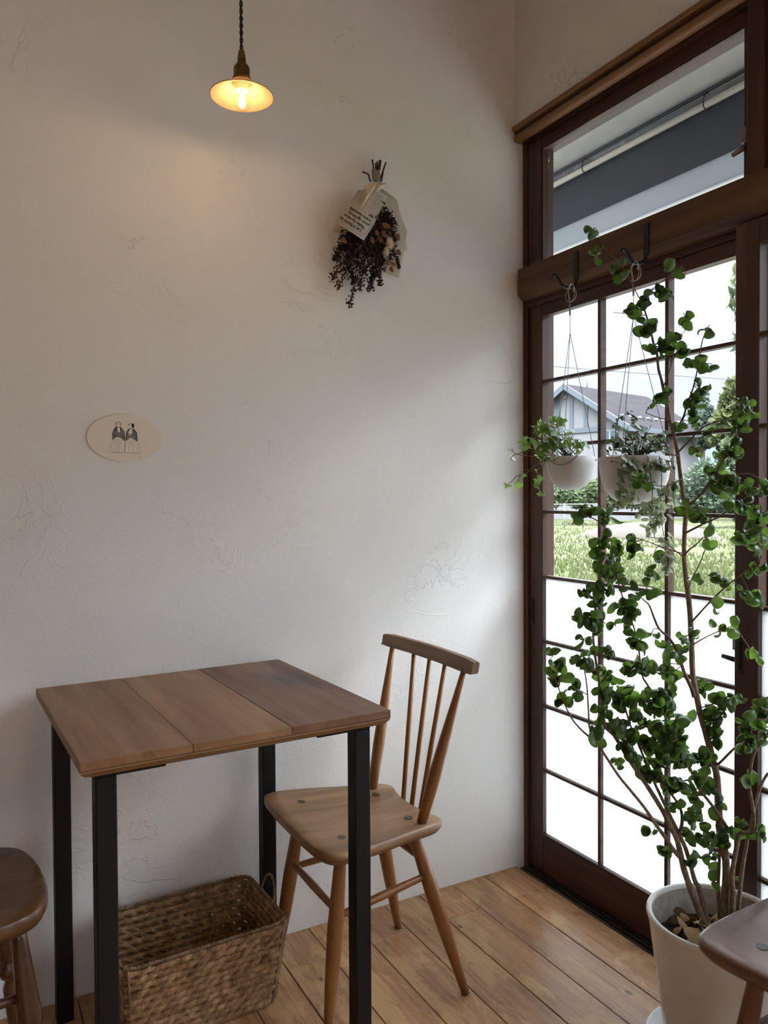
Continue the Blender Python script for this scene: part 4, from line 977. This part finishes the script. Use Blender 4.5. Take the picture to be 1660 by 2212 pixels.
# black iron hooks on the beam
def hook(y, label):
    root = thing('wall_hook', (-.004, y, 1.74), label, 'hook', 'iron hooks on the window beam')
    MB().box((-.0035, -.0085, .0), (.0, .0085, .082), .001).build('plate', MAT['iron'], root)
    arm = smooth_path([(-.002, 0, .004), (-.006, 0, -.008), (-.018, 0, -.017), (-.034, 0, -.021), (-.050, 0, -.018), (-.062, 0, -.006), (-.074, 0, .006), (-.084, 0, .006), (-.089, 0, -.004)], 4)
    MB().tube(arm, [.0042]*(len(arm)-6)+[.0038, .0034, .003, .0026, .0022, .0018], 8).build('arm', MAT['iron'], root)
    for z in (.012, .068): MB().lathe([(0, .0012), (.0028, .001), (.003, 0), (0, 0)], 10, True, basis((0, 1, 0), (0, 0, 1), (-1, 0, 0), (-.0035, 0, z))).build('screw', plain('screw_head', (.10, .10, .10), .4, .8), root)
    return root
hook(-.272, 'black iron hook on the window beam holding the ivy planter')
hook(-.520, 'black iron hook on the window beam holding the planter of trailing stems')
WIRE = plain('steel_wire', (.45, .44, .42), .25, 1.0); POTW = plain('matt_white_planter', (.54, .53, .515), .55, var=.03, vscale=20); CABLE = plain('planter_cord', (.30, .29, .33), .7)
SOIL2 = plain('planter_soil', (.035, .022, .016), .95, var=.4, vscale=120)
def planter(px, py_rim, R_, hgt, y, label):
    """bowl on three cords from a wire clasp that hangs on its hook"""
    X = -.050; rimz = on_plane(px, py_rim, 0, X-.028).z; root = thing('hanging_planter', (X, y, rimz-hgt), label, 'hanging planter', 'hanging planters')
    prof = [(0.0001, 0), (R_*.34, hgt*.025), (R_*.62, hgt*.13), (R_*.82, hgt*.31), (R_*.93, hgt*.52), (R_*.985, hgt*.78), (R_, hgt), (R_*.965, hgt+.0005), (R_*.955, hgt*.9), (R_*.92, hgt*.78)]
    bowl = MB().lathe(prof, 40).build('bowl', POTW, root)
    MB().lathe([(0.0001, hgt*.84), (R_*.5, hgt*.83), (R_*.935, hgt*.80)], 24).build('soil', SOIL2, root)
    top = 1.718-(rimz-hgt)
    ring = MB(); ring.tube([(.004*math.sin(2*t), .019*math.cos(t), top-.020+.024*math.sin(t)) for t in [2*math.pi*k/28 for k in range(28)]], .0010, 6, closed=True)
    ring.tube([(.003+.004*math.cos(t), .016*math.cos(t)+.001, top-.021+.023*math.sin(t)) for t in [2*math.pi*k/28 for k in range(28)]], .0009, 6, closed=True)
    ring.build('cord_coil', plain('clear_cord', (.40, .39, .38), .2, .2, .6), root)
    MB().tube(smooth_path([(0, -.010, top-.018), (0, -.011, top-.006), (0, -.006, top+.003), (0, .002, top+.002), (0, .008, top-.008), (0, .008, top-.020), (0, .004, top-.036), (0, .003, top-.048)], 4), .0017, 8).build('clasp', WIRE, root)
    MB().tube([(0, .003, top-.046), (0, .003, top-.080)], .0030, 10).build('clasp_sleeve', WIRE, root)
    jz = top-.128
    MB().tube([(0, .003, top-.080), (0, .003, jz)], .0010, 6).build('cord', CABLE, root)
    for k in range(3):
        a = 2*math.pi*k/3+1.15; MB().tube([(0, .003, jz), (R_*.985*math.cos(a), R_*.985*math.sin(a), hgt*.93)], .0009, 5).build('cord', CABLE, root)
        MB().lathe([(0, .0), (.003, 0), (.003, .0025), (0, .003)], 10, False, Matrix.Translation((R_*1.0*math.cos(a), R_*1.0*math.sin(a), hgt*.88))).build('cord_knot', MAT['black'], root)
    return root, Vector(root.location)
pl1, o1 = planter(1231, 986, .0655, .090, -.272-.028, 'small white hanging planter of ivy nearest the plaster wall')
pl2, o2 = planter(1372, 986, .085, .116, -.520-.004, 'larger white hanging planter with trailing round-leaved stems behind the ficus')
def ivy_leaf():
    pts = [(0, 0), (.10, .22), (-.12, .46), (.16, .44), (.34, .62), (.48, .34), (1.0, 0), (.48, -.34), (.34, -.62), (.16, -.44), (-.12, -.46), (.10, -.22)]
    vs = [(x, y, -.25*x*x+.18*abs(y)) for x, y in pts]+[(.36, 0, -.03)]
    return MB().add(vs, [(i, (i+1) % 12, 12) for i in range(12)], True)
def round_leaf(w=.42): 
    vs = [(0, 0, 0)]+[(.5+.5*math.cos(a), w*math.sin(a), .12*math.sin(a)**2-.1*(.5+.5*math.cos(a))**2) for a in [math.pi-2*math.pi*k/8 for k in range(8)]]
    return MB().add(vs, [(0, 1+i, 1+(i+1) % 8) for i in range(8)], True)
ivy_me = mesh_with(ivy_leaf(), 'ivy_leaf', IVY); dis_me = mesh_with(round_leaf(), 'leaf', DIS); disw_me = mesh_with(round_leaf(.26), 'leaf', DISW)
VINE = plain('ivy_stem', (.14, .12, .06), .7); VINE2 = plain('dark_stem', (.05, .035, .025), .8)
def plant_leaves(root, o, dep, clusters, me, smin, smax, name, down=.3, vine=None, anchor=None, wall=-.006):
    for (cx, cy, cr, n) in clusters:
        for k in range(int(n)):
            p = at_depth(cx+rnd.gauss(0, .55)*cr, cy+rnd.gauss(0, .55)*cr, dep+rnd.gauss(0, .5)*cr*.0012)
            p.y = min(p.y, wall-.016); p.x = min(p.x, .020)
            x, y, z = rand_frame(rnd, down)
            if z.dot(CF) > 0: y, z = -y, -z
            if rnd.random() < .6:   # turn the blade towards the room's light
                z = (z*.4+Vector((.3, -.6, .7))*.8).normalized(); x = (x-z*x.dot(z)).normalized(); y = z.cross(x)
            s = rnd.uniform(smin, smax); link(name, me, root, basis(x*s, y*s, z*s, p-o))
            if vine and anchor is not None and k % 2 == 0:
                MB().tube(smooth_path([anchor+Vector((rnd.gauss(0, .016), rnd.gauss(0, .016), 0)), anchor.lerp(p, .5)+Vector((rnd.gauss(0, .005), rnd.gauss(0, .005), .01)), p], 3), .0008, 4).build('stem', vine, root, o)
dp1 = (o1+Vector((0, 0, .09))-CAM).dot(CF); an1 = o1+Vector((0, 0, .076))
plant_leaves(pl1, o1, dp1, [(1210,908,16,7),(1180,922,18,9),(1163,945,16,8),(1198,932,20,12),(1225,945,18,7),(1175,962,22,12),(1152,965,14,3),(1242,965,14,5),(1260,962,8,3),(1200,975,20,6),(1185,985,14,3),(1215,980,14,3)], ivy_me, .020, .034, 'ivy_leaf', .1, VINE2, an1)
def vine_px(root, o, pts, dep, mat, r=.0010):
    P = []
    for p in pts:
        q = at_depth(p[0], p[1], dep+(p[2] if len(p) > 2 else 0)); q.y = min(q.y, -.012); q.x = min(q.x, .02); P.append(q)
    MB().tube(smooth_path(P, 4), r, 5).build('vine', mat, root, o)
edge = lambda px, py: (px, py)
vine_px(pl1, o1, [(1185,988),(1160,986),(1130,984),(1112,978),(1106,968)], dp1, VINE)
vine_px(pl1, o1, [(1188,986),(1150,975),(1128,978),(1108,985),(1104,995)], dp1, VINE)
vine_px(pl1, o1, [(1185,988),(1160,1005),(1138,1022),(1118,1028),(1108,1038),(1098,1047)], dp1, VINE)
vine_px(pl1, o1, [(1180,990),(1150,1010),(1130,1020),(1122,1032),(1120,1042)], dp1, VINE)
vine_px(pl1, o1, [(1182,990),(1168,1020),(1165,1040),(1172,1060),(1176,1075)], dp1, VINE)
vine_px(pl1, o1, [(1180,985),(1200,1002),(1220,1003),(1240,992),(1262,970)], dp1-.066, VINE2)
plant_leaves(pl1, o1, dp1, [(1107,992,3,1),(1122,1040,4,1),(1098,1046,2,1),(1158,1012,8,2),(1160,1038,8,3),(1176,1065,6,2),(1133,1020,4,1),(1168,1000,8,2),(1100,972,4,1),(1205,1000,8,2)], ivy_me, .018, .026, 'ivy_leaf', .6)
dp2 = (o2+Vector((0, 0, .116))-CAM).dot(CF); an2 = o2+Vector((0, 0, .10))
loop = [(1335,968),(1332,945),(1331,925),(1336,908),(1348,897),(1360,894),(1370,900),(1374,912)]
vine_px(pl2, o2, loop, dp2, VINE2, .0009)
plant_leaves(pl2, o2, dp2, [(x, y, 4, 4) for x, y in loop], dis_me, .010, .015, 'leaf', 0)
plant_leaves(pl2, o2, dp2, [(1330,960,14,12),(1350,955,16,14),(1375,945,16,14),(1400,945,16,14),(1395,925,14,8),(1425,950,16,12),(1360,975,18,14),(1395,970,18,14),(1425,970,18,12),(1445,955,12,6),(1322,975,8,5)], dis_me, .012, .021, 'leaf', .2, VINE2, an2)
trail = [[(1355,985),(1347,1010),(1340,1040),(1338,1075),(1335,1105)],[(1370,985),(1365,1015),(1372,1050),(1365,1085)],[(1400,985),(1405,1020),(1410,1070),(1405,1120),(1415,1160)],[(1425,985),(1430,1030),(1428,1090),(1432,1140),(1440,1190),(1441,1225)],[(1445,980),(1458,1020),(1455,1070),(1462,1110)]]
for t in trail:
    vine_px(pl2, o2, t, dp2-.086, VINE2, .0009)
    for i in range(len(t)-1):
        (x0, y0), (x1, y1) = t[i], t[i+1]; white = y0 > 1040
        plant_leaves(pl2, o2, dp2-.088, [((x0+x1)/2, (y0+y1)/2, 11 if white else 9, 13 if white else 9)], disw_me if white else dis_me, .014, .022, 'leaf', .8)
plant_leaves(pl2, o2, dp2-.088, [(1440,1200,8,24),(1441,1225,7,20),(1440,1175,10,14),(1412,1130,14,24),(1395,1100,16,22),(1420,1090,16,16),(1345,1075,12,12)], disw_me, .014, .024, 'leaf', .9)
# past three hundred leaves the smallest-showing ones are joined
lv = [c for c in pl2.children if c.name.split('.')[0] == 'leaf']
lv.sort(key=lambda c: -c.matrix_basis.to_scale().x/((c.matrix_basis.translation+o2-CAM).dot(CF)))
mass = MB(); mats = []
for c in lv[300:]:
    Mx = c.matrix_basis.copy(); me = c.data; n0 = len(mass.f)
    mass.add([v.co for v in me.vertices], [tuple(q_.vertices) for q_ in me.polygons], True, Mx); mats += [0 if me == dis_me else 1]*(len(mass.f)-n0)
    bpy.data.objects.remove(c, do_unlink=True)
mm = bpy.data.meshes.new('leaf_mass'); mm.from_pydata(mass.v, [], mass.f); mm.materials.append(DIS); mm.materials.append(DISW)
mm.polygons.foreach_set('material_index', mats); mm.polygons.foreach_set('use_smooth', [True]*len(mats)); mm.update()
link('leaf_mass', mm, pl2)['kind'] = 'stuff'
# ------------------------------------------------------------------ outside: eaves, yard, neighbour's house, trees
GZ = -.25
def ground_mat():
    m, nt, out = new_mat('weedy_field'); v = nt.coords('Object')
    a = nt.noise(v, .35, 5, .6); b = nt.noise(nt.coords('Object', (1.5, 4, 1)), 1.6, 6, .65)
    g = nt.ramp(b, [(.3, (0.0284, 0.0404, 0.0120)), (.55, (0.0410, 0.0519, 0.0175)), (.75, (0.0546, 0.0573, 0.0262))])
    s = nt.ramp(b, [(.3, (0.0464, 0.0426, 0.0300)), (.7, (0.0710, 0.0628, 0.0464))])
    c = nt.mix(nt.ramp(nt.math('ADD', nt.math('MULTIPLY', a, .7), nt.math('MULTIPLY', b, .3)), [(.46, (0, 0, 0)), (.58, (.85,)*3)]), g, s)
    bp = nt.n('ShaderNodeBump', ins={'Strength': .6, 'Distance': .05, 'Height': b})
    p = nt.n('ShaderNodeBsdfPrincipled', ins={'Base Color': c, 'Roughness': .95, 'Specular IOR Level': .1, 'Normal': bp.outputs[0]}); nt.l(p.outputs[0], out.inputs[0]); return m
FIELD = ground_mat()
ground = struct(MB().box((4.2, -70, -.6), (140, 120, GZ)).build('ground', FIELD), 'weedy field outside the window')
pave = struct(MB().box((.14, -70, -.6), (4.2, 120, GZ+.02)).build('pavement', plain('concrete_apron', (0.1184, 0.1147, 0.1073), .9, var=.15, vscale=3, bump=.2)), 'concrete apron along the window wall')
outer = struct(MB().box((.14, -12, 2.74), (.18, 8, 5.0)).build('roof_wall', plain('outer_wall', (.3, .29, .27), .9)))
# eaves with a dark sign board and a pale translucent band
eave_y = (-1.9, 3.2)
soffit = struct(MB().box((.14, eave_y[0], 2.615), (1.02, eave_y[1], 2.66)).build('soffit', plain('soffit_board', (0.3256, 0.3071, 0.2590), .9, var=.10, vscale=5, bump=.3, bscale=30)))
sb = thing('sign_board', (.915, .65, 2.272), 'dark grey board with a pale lower band hanging under the eaves', 'sign')
MB().box((0, eave_y[0]-.65, .096), (.012, eave_y[1]-.65, .343)).build('dark_panel', plain('dark_panel', (0.0296, 0.0303, 0.0326), .7, var=.12, vscale=6), sb)
MB().box((0, eave_y[0]-.65, .0), (.008, eave_y[1]-.65, .096)).build('pale_band', plain('pale_acrylic', (0.3552, 0.3670, 0.3670), .5, trans=.5), sb)
MB().box((-.004, eave_y[0]-.65, -.006), (.012, eave_y[1]-.65, .0)).build('edge_strip', plain('edge_strip', (.5, .5, .5), .4, .5), sb)
pp = tag(MB().tube([(.874, eave_y[0], 2.556), (.874, eave_y[1], 2.556)], .0125, 10).build('conduit_pipe', plain('cream_pipe', (0.3700, 0.3182, 0.2442), .5)), 'cream plastic conduit running under the eaves outside', 'pipe')
gp = thing('insulated_pipe', (.888, 0, 2.583), 'grey insulated pipe running under the eaves above the cream conduit', 'pipe')
MB().tube([(0, eave_y[0], 0), (0, eave_y[1], 0)], .0135, 10).build('sleeve', plain('grey_sleeve', (0.1258, 0.1258, 0.1221), .7, var=.3, vscale=14), gp)
for y in (-.45, .38, 1.1, 1.8): MB().tube([(0, y, 0), (0, y+.05, 0)], .0155, 10).build('joint', plain('grey_joint', (0.1776, 0.1776, 0.1739), .6), gp)
cu = bpy.data.curves.new('lettering', 'FONT'); cu.body = 'OLOCOVO YUOJI  X-3LPE'; cu.size = .022
to = bpy.data.objects.new('lettering', cu); col.objects.link(to); bpy.context.view_layer.update()
me = bpy.data.meshes.new_from_object(to.evaluated_get(bpy.context.evaluated_depsgraph_get())); bpy.data.objects.remove(to, do_unlink=True)
for v in me.vertices:
    a = (v.co.y-.008)/.0138; v.co = Vector((-.0139*math.cos(a), .90-v.co.x*1.25, .0139*math.sin(a)))
me.materials.clear(); me.materials.append(plain('stamp_ink', (.02, .02, .022), .8)); me.name = 'stamped_lettering'; link('stamped_lettering', me, gp)
tag(MB().tube([(.880, eave_y[0], 2.606), (.880, eave_y[1], 2.606)], .006, 8).build('cable', plain('black_cable', (.02, .02, .02), .6)), 'thin black cable clipped under the eaves outside', 'cable')
for y, w in ((.005, 'nearest the door post'), (.62, 'over the middle of the transom'), (1.25, 'farther along the eaves')):
    o = MB().tube([(.880+.022*math.cos(t), y+.004*math.sin(2*t), 2.570+.031*math.sin(t)) for t in [2*math.pi*k/20 for k in range(20)]], .0022, 5, closed=True).build('cable_tie', MAT['black'])
    tag(o, 'black tie around the two pipes under the eaves, ' + w, 'cable tie')
# dry sprig caught at the corner of the transom glass
sp = thing('dry_sprig', tuple(on_plane(1186, 352, 0, .075)), 'small dry straw sprig stuck on the outside of the transom glass', 'dried plant')
ds = MB(); dsm = plain('straw', (.34, .25, .13), .8)
so_ = Vector(sp.location)
for a, b in (((1184, 320), (1183, 345)), ((1178, 325), (1184, 345)), ((1176, 338), (1184, 350)), ((1190, 322), (1186, 345)), ((1185, 352), (1192, 355)), ((1186, 355), (1189, 366))):
    ds.tube([on_plane(*a, 0, .075)-so_, on_plane(*b, 0, .078)-so_], .0008, 5)
ds.build('stalks', dsm, sp); bl = MB(); ball(bl, on_plane(1184, 346, 0, .078)-so_, .0055, None, (1, 1, 1.7)); bl.build('husk', plain('husk', (.55, .40, .22), .6), sp)

# neighbour's house
hs = thing('house', (29.53, 32.56, GZ), 'pale gabled house with blue-grey trim and a dark shingle roof across the field', 'house', rz=R(12.42))
AZ, EZ, LAT, LEN = 7.70-GZ, 4.98-GZ, 4.25, 9.2
SIDE = plain('pale_siding', (.135, .137, .142), .8, 0, .1, var=.04, vscale=2); TRIMB = plain('blue_grey_trim', (0.0555, 0.0666, 0.0829), .6); ROOF = None
def roof_mat():
    m, nt, out = new_mat('shingle_roof'); v = nt.coords('Object', (1, 1, 1))
    br = nt.n('ShaderNodeTexBrick', ins={'Vector': nt.n('ShaderNodeMapping', ins={'Vector': v, 'Scale': (1, 2.4, 1)}).outputs[0], 'Color1': (.0150, .0140, .0165, 1), 'Color2': (.0195, .0178, .0205, 1), 'Mortar': (.0085, .008, .0098, 1), 'Scale': 1.3, 'Mortar Size': .03, 'Row Height': .7, 'Brick Width': 1.2})
    p = nt.n('ShaderNodeBsdfPrincipled', ins={'Base Color': br.outputs[0], 'Roughness': .95, 'Specular IOR Level': .05}); nt.l(p.outputs[0], out.inputs[0]); return m
ROOF = roof_mat()
wl = MB(); W2 = LAT-.55; wz = AZ-(AZ-EZ)*W2/LAT-.12
wl.add([(x, y, z) for x in (.45, LEN-.45) for (y, z) in ((-W2, 0), (W2, 0), (W2, wz), (0, AZ-.12), (-W2, wz))], [(0, 1, 2, 3, 4), (9, 8, 7, 6, 5)]+[(i, (i+1) % 5, (i+1) % 5+5, i+5) for i in range(5)])
wl.build('wall', SIDE, hs)
for s in (1, -1):
    r_ = MB(); r_.add([(0, 0, AZ), (LEN, 0, AZ), (LEN, s*LAT, EZ), (0, s*LAT, EZ), (0, 0, AZ-.16), (LEN, 0, AZ-.16), (LEN, s*LAT, EZ-.16), (0, s*LAT, EZ-.16)], [(0, 1, 2, 3), (4, 7, 6, 5), (0, 3, 7, 4), (1, 5, 6, 2), (3, 2, 6, 7)])
    rf = r_.build('roof_slope', ROOF, hs)
    f_ = MB(); f_.add([(x, y, z+dz) for x in (-.06, .04) for (y, z) in ((0, AZ), (s*LAT, EZ)) for dz in (.02, -.34)], [(0, 2, 3, 1), (4, 5, 7, 6), (0, 1, 5, 4), (2, 6, 7, 3), (0, 4, 6, 2), (1, 3, 7, 5)]); f_.build('barge_board', TRIMB, rf)
    MB().box((-.06, s*LAT-.06, EZ-.32), (LEN, s*LAT+.06, EZ-.02)).build('eave_board', TRIMB, rf)
    for k in range(9): MB().box((.8+k*.9, s*(LAT-.95)-.08, EZ+.62), (1.0+k*.9, s*(LAT-.95)+.08, EZ+.74)).build('snow_guard', plain('snow_guard', (.16, .16, .17), .5), rf)
MB().box((.38, -W2, 4.80-GZ), (.46, W2, 5.08-GZ)).build('trim_band', TRIMB, hs)
for y in (2.2, .757, -.225, -1.2, -2.4): MB().box((.40, y-.13, 5.0-GZ), (.46, y+.13, AZ-.12-(AZ-EZ)*abs(y)/LAT-.1)).build('trim_strip', TRIMB, hs)
for y in (.23, -.51): MB().lathe([(0, .08), (.16, .06), (.18, 0), (0, 0)], 16, True, basis((0, 1, 0), (0, 0, 1), (-1, 0, 0), (.45, y, 7.02-GZ))).build('round_vent', plain('vent', (0.1480, 0.1480, 0.1554), .5), hs)
for y, z in ((-2.8, 4.1), (-.2, 2.2), (1.8, 2.2)):
    w_ = MB().box((.38, y-.5, z-GZ), (.46, y+.5, z+.75-GZ)).build('window', plain('window_frame_white', (0.1924, 0.1998, 0.2072), .5), hs)
    for s in (-1, 1): MB().box((.36, y+s*.24-.19, z+.07-GZ), (.40, y+s*.24+.19, z+.68-GZ)).build('pane', plain('dark_pane', (.05, .07, .09), .1), w_)
MB().tube([(2.2, -.1, AZ-.1), (2.2, -.1, AZ+1.1)], .03, 6).build('antenna_mast', plain('mast', (.2, .2, .21), .5), hs)
# utility wire
tag(MB().tube(smooth_path([at_depth(1100, 784, 38), at_depth(1380, 806, 40), at_depth(1600, 821, 42), at_depth(1760, 832, 43)], 6), .016, 4).build('utility_wire', MAT['black']), 'thin utility wire crossing the sky above the house', 'wire')

# foliage
def foliage_mat(name, c, t=.35):
    m, nt, out = new_mat(name); geo = nt.n('ShaderNodeNewGeometry')
    nz = nt.noise(geo.outputs['Position'], 1.7, 4); rp = geo.outputs['Random Per Island']
    k = nt.math('ADD', nt.math('MULTIPLY', nt.math('ADD', nz, rp), .6), .4)
    cc = nt.n('ShaderNodeHueSaturation', ins={'Color': c4(c), 'Value': k}).outputs[0]
    p = nt.n('ShaderNodeBsdfPrincipled', ins={'Base Color': cc, 'Roughness': .7, 'Specular IOR Level': .2}); tr = nt.n('ShaderNodeBsdfTranslucent', ins={'Color': cc})
    mx = nt.n('ShaderNodeMixShader', ins={0: t, 1: p.outputs[0], 2: tr.outputs[0]}); nt.l(mx.outputs[0], out.inputs[0]); return m
def leaf_cloud(blobs, n, size, q, long=1.0, droop=0.0):
    mb = MB(); vol = [b[3]*b[4]*b[5] for b in blobs]; tot = sum(v**.67 for v in vol)
    for b, v in zip(blobs, vol):
        for k in range(int(n*v**.67/tot)):
            d = Vector((q.gauss(0, 1), q.gauss(0, 1), q.gauss(0, 1))).normalized()*(q.random()**.35)*q.uniform(.85, 1.08)
            c = Vector((b[0]+d.x*b[3], b[1]+d.y*b[4], b[2]+d.z*b[5])); x, y, z = rand_frame(q, droop); s = size*q.uniform(.6, 1.3)
            mb.add([c-x*s*.5*long, c+y*s*.32, c+x*s*.5*long, c-y*s*.32], [(0, 1, 2, 3)])
    return mb
q = random.Random(21); TRUNK = plain('tree_trunk', (.05, .04, .03), .9)
def tree(name, base, blobs, n, size, c, label, cat='tree', long=1.0, droop=0.0, trunk=.12):
    root = thing(name, base, label, cat)
    top = max(b[2] for b in blobs); cx = sum(b[0] for b in blobs)/len(blobs); cy = sum(b[1] for b in blobs)/len(blobs)
    t_ = MB(); t_.tube([(base[0], base[1], base[2]-.02), (base[0]*.6+cx*.4, base[1]*.6+cy*.4, base[2]+(top-base[2])*.45), (cx, cy, top)], [trunk, trunk*.7, trunk*.25], 7)
    for b in blobs: t_.tube([(cx, cy, base[2]+(b[2]-base[2])*.5), (b[0], b[1], b[2])], [trunk*.35, trunk*.12], 5)
    t_.build('trunk', TRUNK, root, base)
    o = leaf_cloud(blobs, n, size, q, long, droop).build('crown', foliage_mat(name+'_leaves', c), root, base); o['kind'] = 'stuff'; return root
def gp_(px, d): p = at_depth(px, 1073, d); return (p.x, p.y, GZ)
def bl_(px, py, d, rpx, sq=1.0): p = at_depth(px, py, d); r = rpx*d/F_PX; return (p.x, p.y, p.z, r, r, r*sq)
tree('conifer', gp_(1522, 62), [bl_(1522, 862, 62, 9, 1.5), bl_(1520, 885, 62, 18), bl_(1512, 908, 62, 26), bl_(1530, 912, 62, 24), bl_(1520, 938, 62, 38, .8), bl_(1495, 945, 62, 26)], 2600, .55, (0.0585, 0.0819, 0.0663), 'blue-green conifer standing behind the house roof', trunk=.25)
tree('broadleaf_tree', gp_(1585, 46), [bl_(1592, 838, 46, 26), bl_(1575, 862, 46, 20), bl_(1585, 890, 46, 34), bl_(1560, 915, 46, 26), bl_(1600, 930, 46, 40), bl_(1550, 940, 46, 26), bl_(1630, 860, 46, 36), bl_(1680, 880, 46, 46)], 4200, .42, (0.0663, 0.0819, 0.0296), 'yellow-green leafy tree beyond the field on the right', trunk=.25)
tree('roadside_tree', gp_(1590, 40), [bl_(1575, 965, 40, 20), bl_(1560, 985, 40, 14), bl_(1590, 1000, 40, 22), bl_(1600, 970, 40, 26)], 1300, .30, (0.0780, 0.1053, 0.0546), 'small bright green tree in front of the white shed', trunk=.15)
tree('willow_tree', gp_(1720, 13), [bl_(1600, 640, 12, 22, 2.4), bl_(1598, 740, 12, 16, 1.6), bl_(1640, 600, 12.5, 50, 1.5), bl_(1690, 560, 13, 90), bl_(1760, 640, 13, 110), bl_(1650, 720, 12.5, 45, 1.4)], 2600, .11, (0.0585, 0.0780, 0.0351), 'willow with narrow hanging leaves at the right edge of the window', long=2.4, droop=1.2, trunk=.14)
tree('round_hedge', gp_(1535, 33), [bl_(1530, 1035, 33, 46, .95), bl_(1500, 1050, 33, 34), bl_(1565, 1050, 33, 34), bl_(1535, 1085, 33, 50, .6), bl_(1490, 1085, 33, 30, .8), bl_(1590, 1090, 33, 34, .7)], 5200, .20, (0.0468, 0.0702, 0.0429), 'dense dark green clipped shrub across the field', 'shrub', trunk=.08)
tree('shrub_thicket', gp_(1235, 37), [bl_(1195, 1075, 37, 26, .9), bl_(1220, 1065, 37, 26), bl_(1250, 1075, 37, 26, .9), bl_(1280, 1062, 37, 28), bl_(1320, 1075, 37, 30, .9), bl_(1370, 1070, 37, 32), bl_(1160, 1070, 37, 30), bl_(1420, 1075, 37, 32, .9), bl_(1455, 1080, 37, 26)], 7000, .24, (0.0663, 0.0936, 0.0429), 'bright green shrubs along the fence below the house', 'shrub', trunk=.06)
tree('low_hedge', gp_(1590, 43), [bl_(px, 1102, 43, 22, .7) for px in range(1500, 1700, 24)], 5000, .26, (0.0585, 0.0897, 0.0546), 'long low green hedge at the far edge of the field', 'hedge', trunk=.05)
# white shed, fence, mound
s0 = at_depth(1470, 1020, 52); sh = thing('white_shed', (s0.x, s0.y, GZ), 'long low white shed behind the clipped shrub', 'shed', rz=R(-52))
MB().box((-1, -.0, 0), (9, 4, 3.2)).build('wall', plain('shed_white', (0.1776, 0.1813, 0.1850), .7), sh)
MB().box((-1.3, -.4, 3.2), (9.3, 4.4, 3.42)).build('roof', plain('shed_roof', (0.0740, 0.0814, 0.0888), .6), sh)
f0, f1 = at_depth(1100, 1090, 33), at_depth(1300, 1090, 33); dv = f1-f0; fn = thing('pipe_fence', (f0.x, f0.y, GZ), 'thin white pipe rail fence in front of the shrubs', 'fence')
zt = f0.z-GZ
for z in (zt, zt-.30): MB().tube([(0, 0, z), (dv.x, dv.y, z)], .022, 6).build('rail', plain('pale_pipe', (0.1628, 0.1702, 0.1776), .5), fn)
for k in range(6): MB().tube([(dv.x*k/5, dv.y*k/5, 0), (dv.x*k/5, dv.y*k/5, zt)], .025, 6).build('post', fn.children[0].data.materials[0], fn)
m0 = at_depth(1400, 1146, 26); md = MB(); prof = [(2.3*math.cos(t), .50*math.sin(t)**1.5) for t in [math.pi/2*k/8 for k in range(9)]]
md.lathe(prof, 28); mo = md.build('sand_mound', plain('sandy_soil', (.031, .0255, .0185), .95, var=.2, vscale=1.5, bump=.6, bscale=6)); mo.location = (m0.x, m0.y, GZ); mo.scale = (1, .8, 1); mo.rotation_euler = (0, 0, R(-45)); tag(mo, 'low heap of bare sandy soil in the grass', 'mound')
gr = MB()
for k in range(9000):
    d = on_plane(q.uniform(1120, 1700), 1128+180*q.random()**1.3, 2, GZ)
    if noise.noise(Vector((d.x*.25, d.y*.25, 3))) < -.18: continue
    h = q.uniform(.04, .12)*(1.6 if q.random() < .08 else 1)
    for j in range(2):
        a = q.uniform(0, math.pi); w = Vector((math.cos(a), math.sin(a), 0))*.016*max(1, h/.12); t = Vector((q.gauss(0, .35)*h, q.gauss(0, .35)*h, h))
        gr.add([d-w, d+w, d+t], [(0, 1, 2)])
go = gr.build('grass', foliage_mat('grass_blades', (0.0630, 0.0767, 0.0274), .45)); tag(go, 'short green grass and weeds growing across the field', 'grass', kind='stuff')
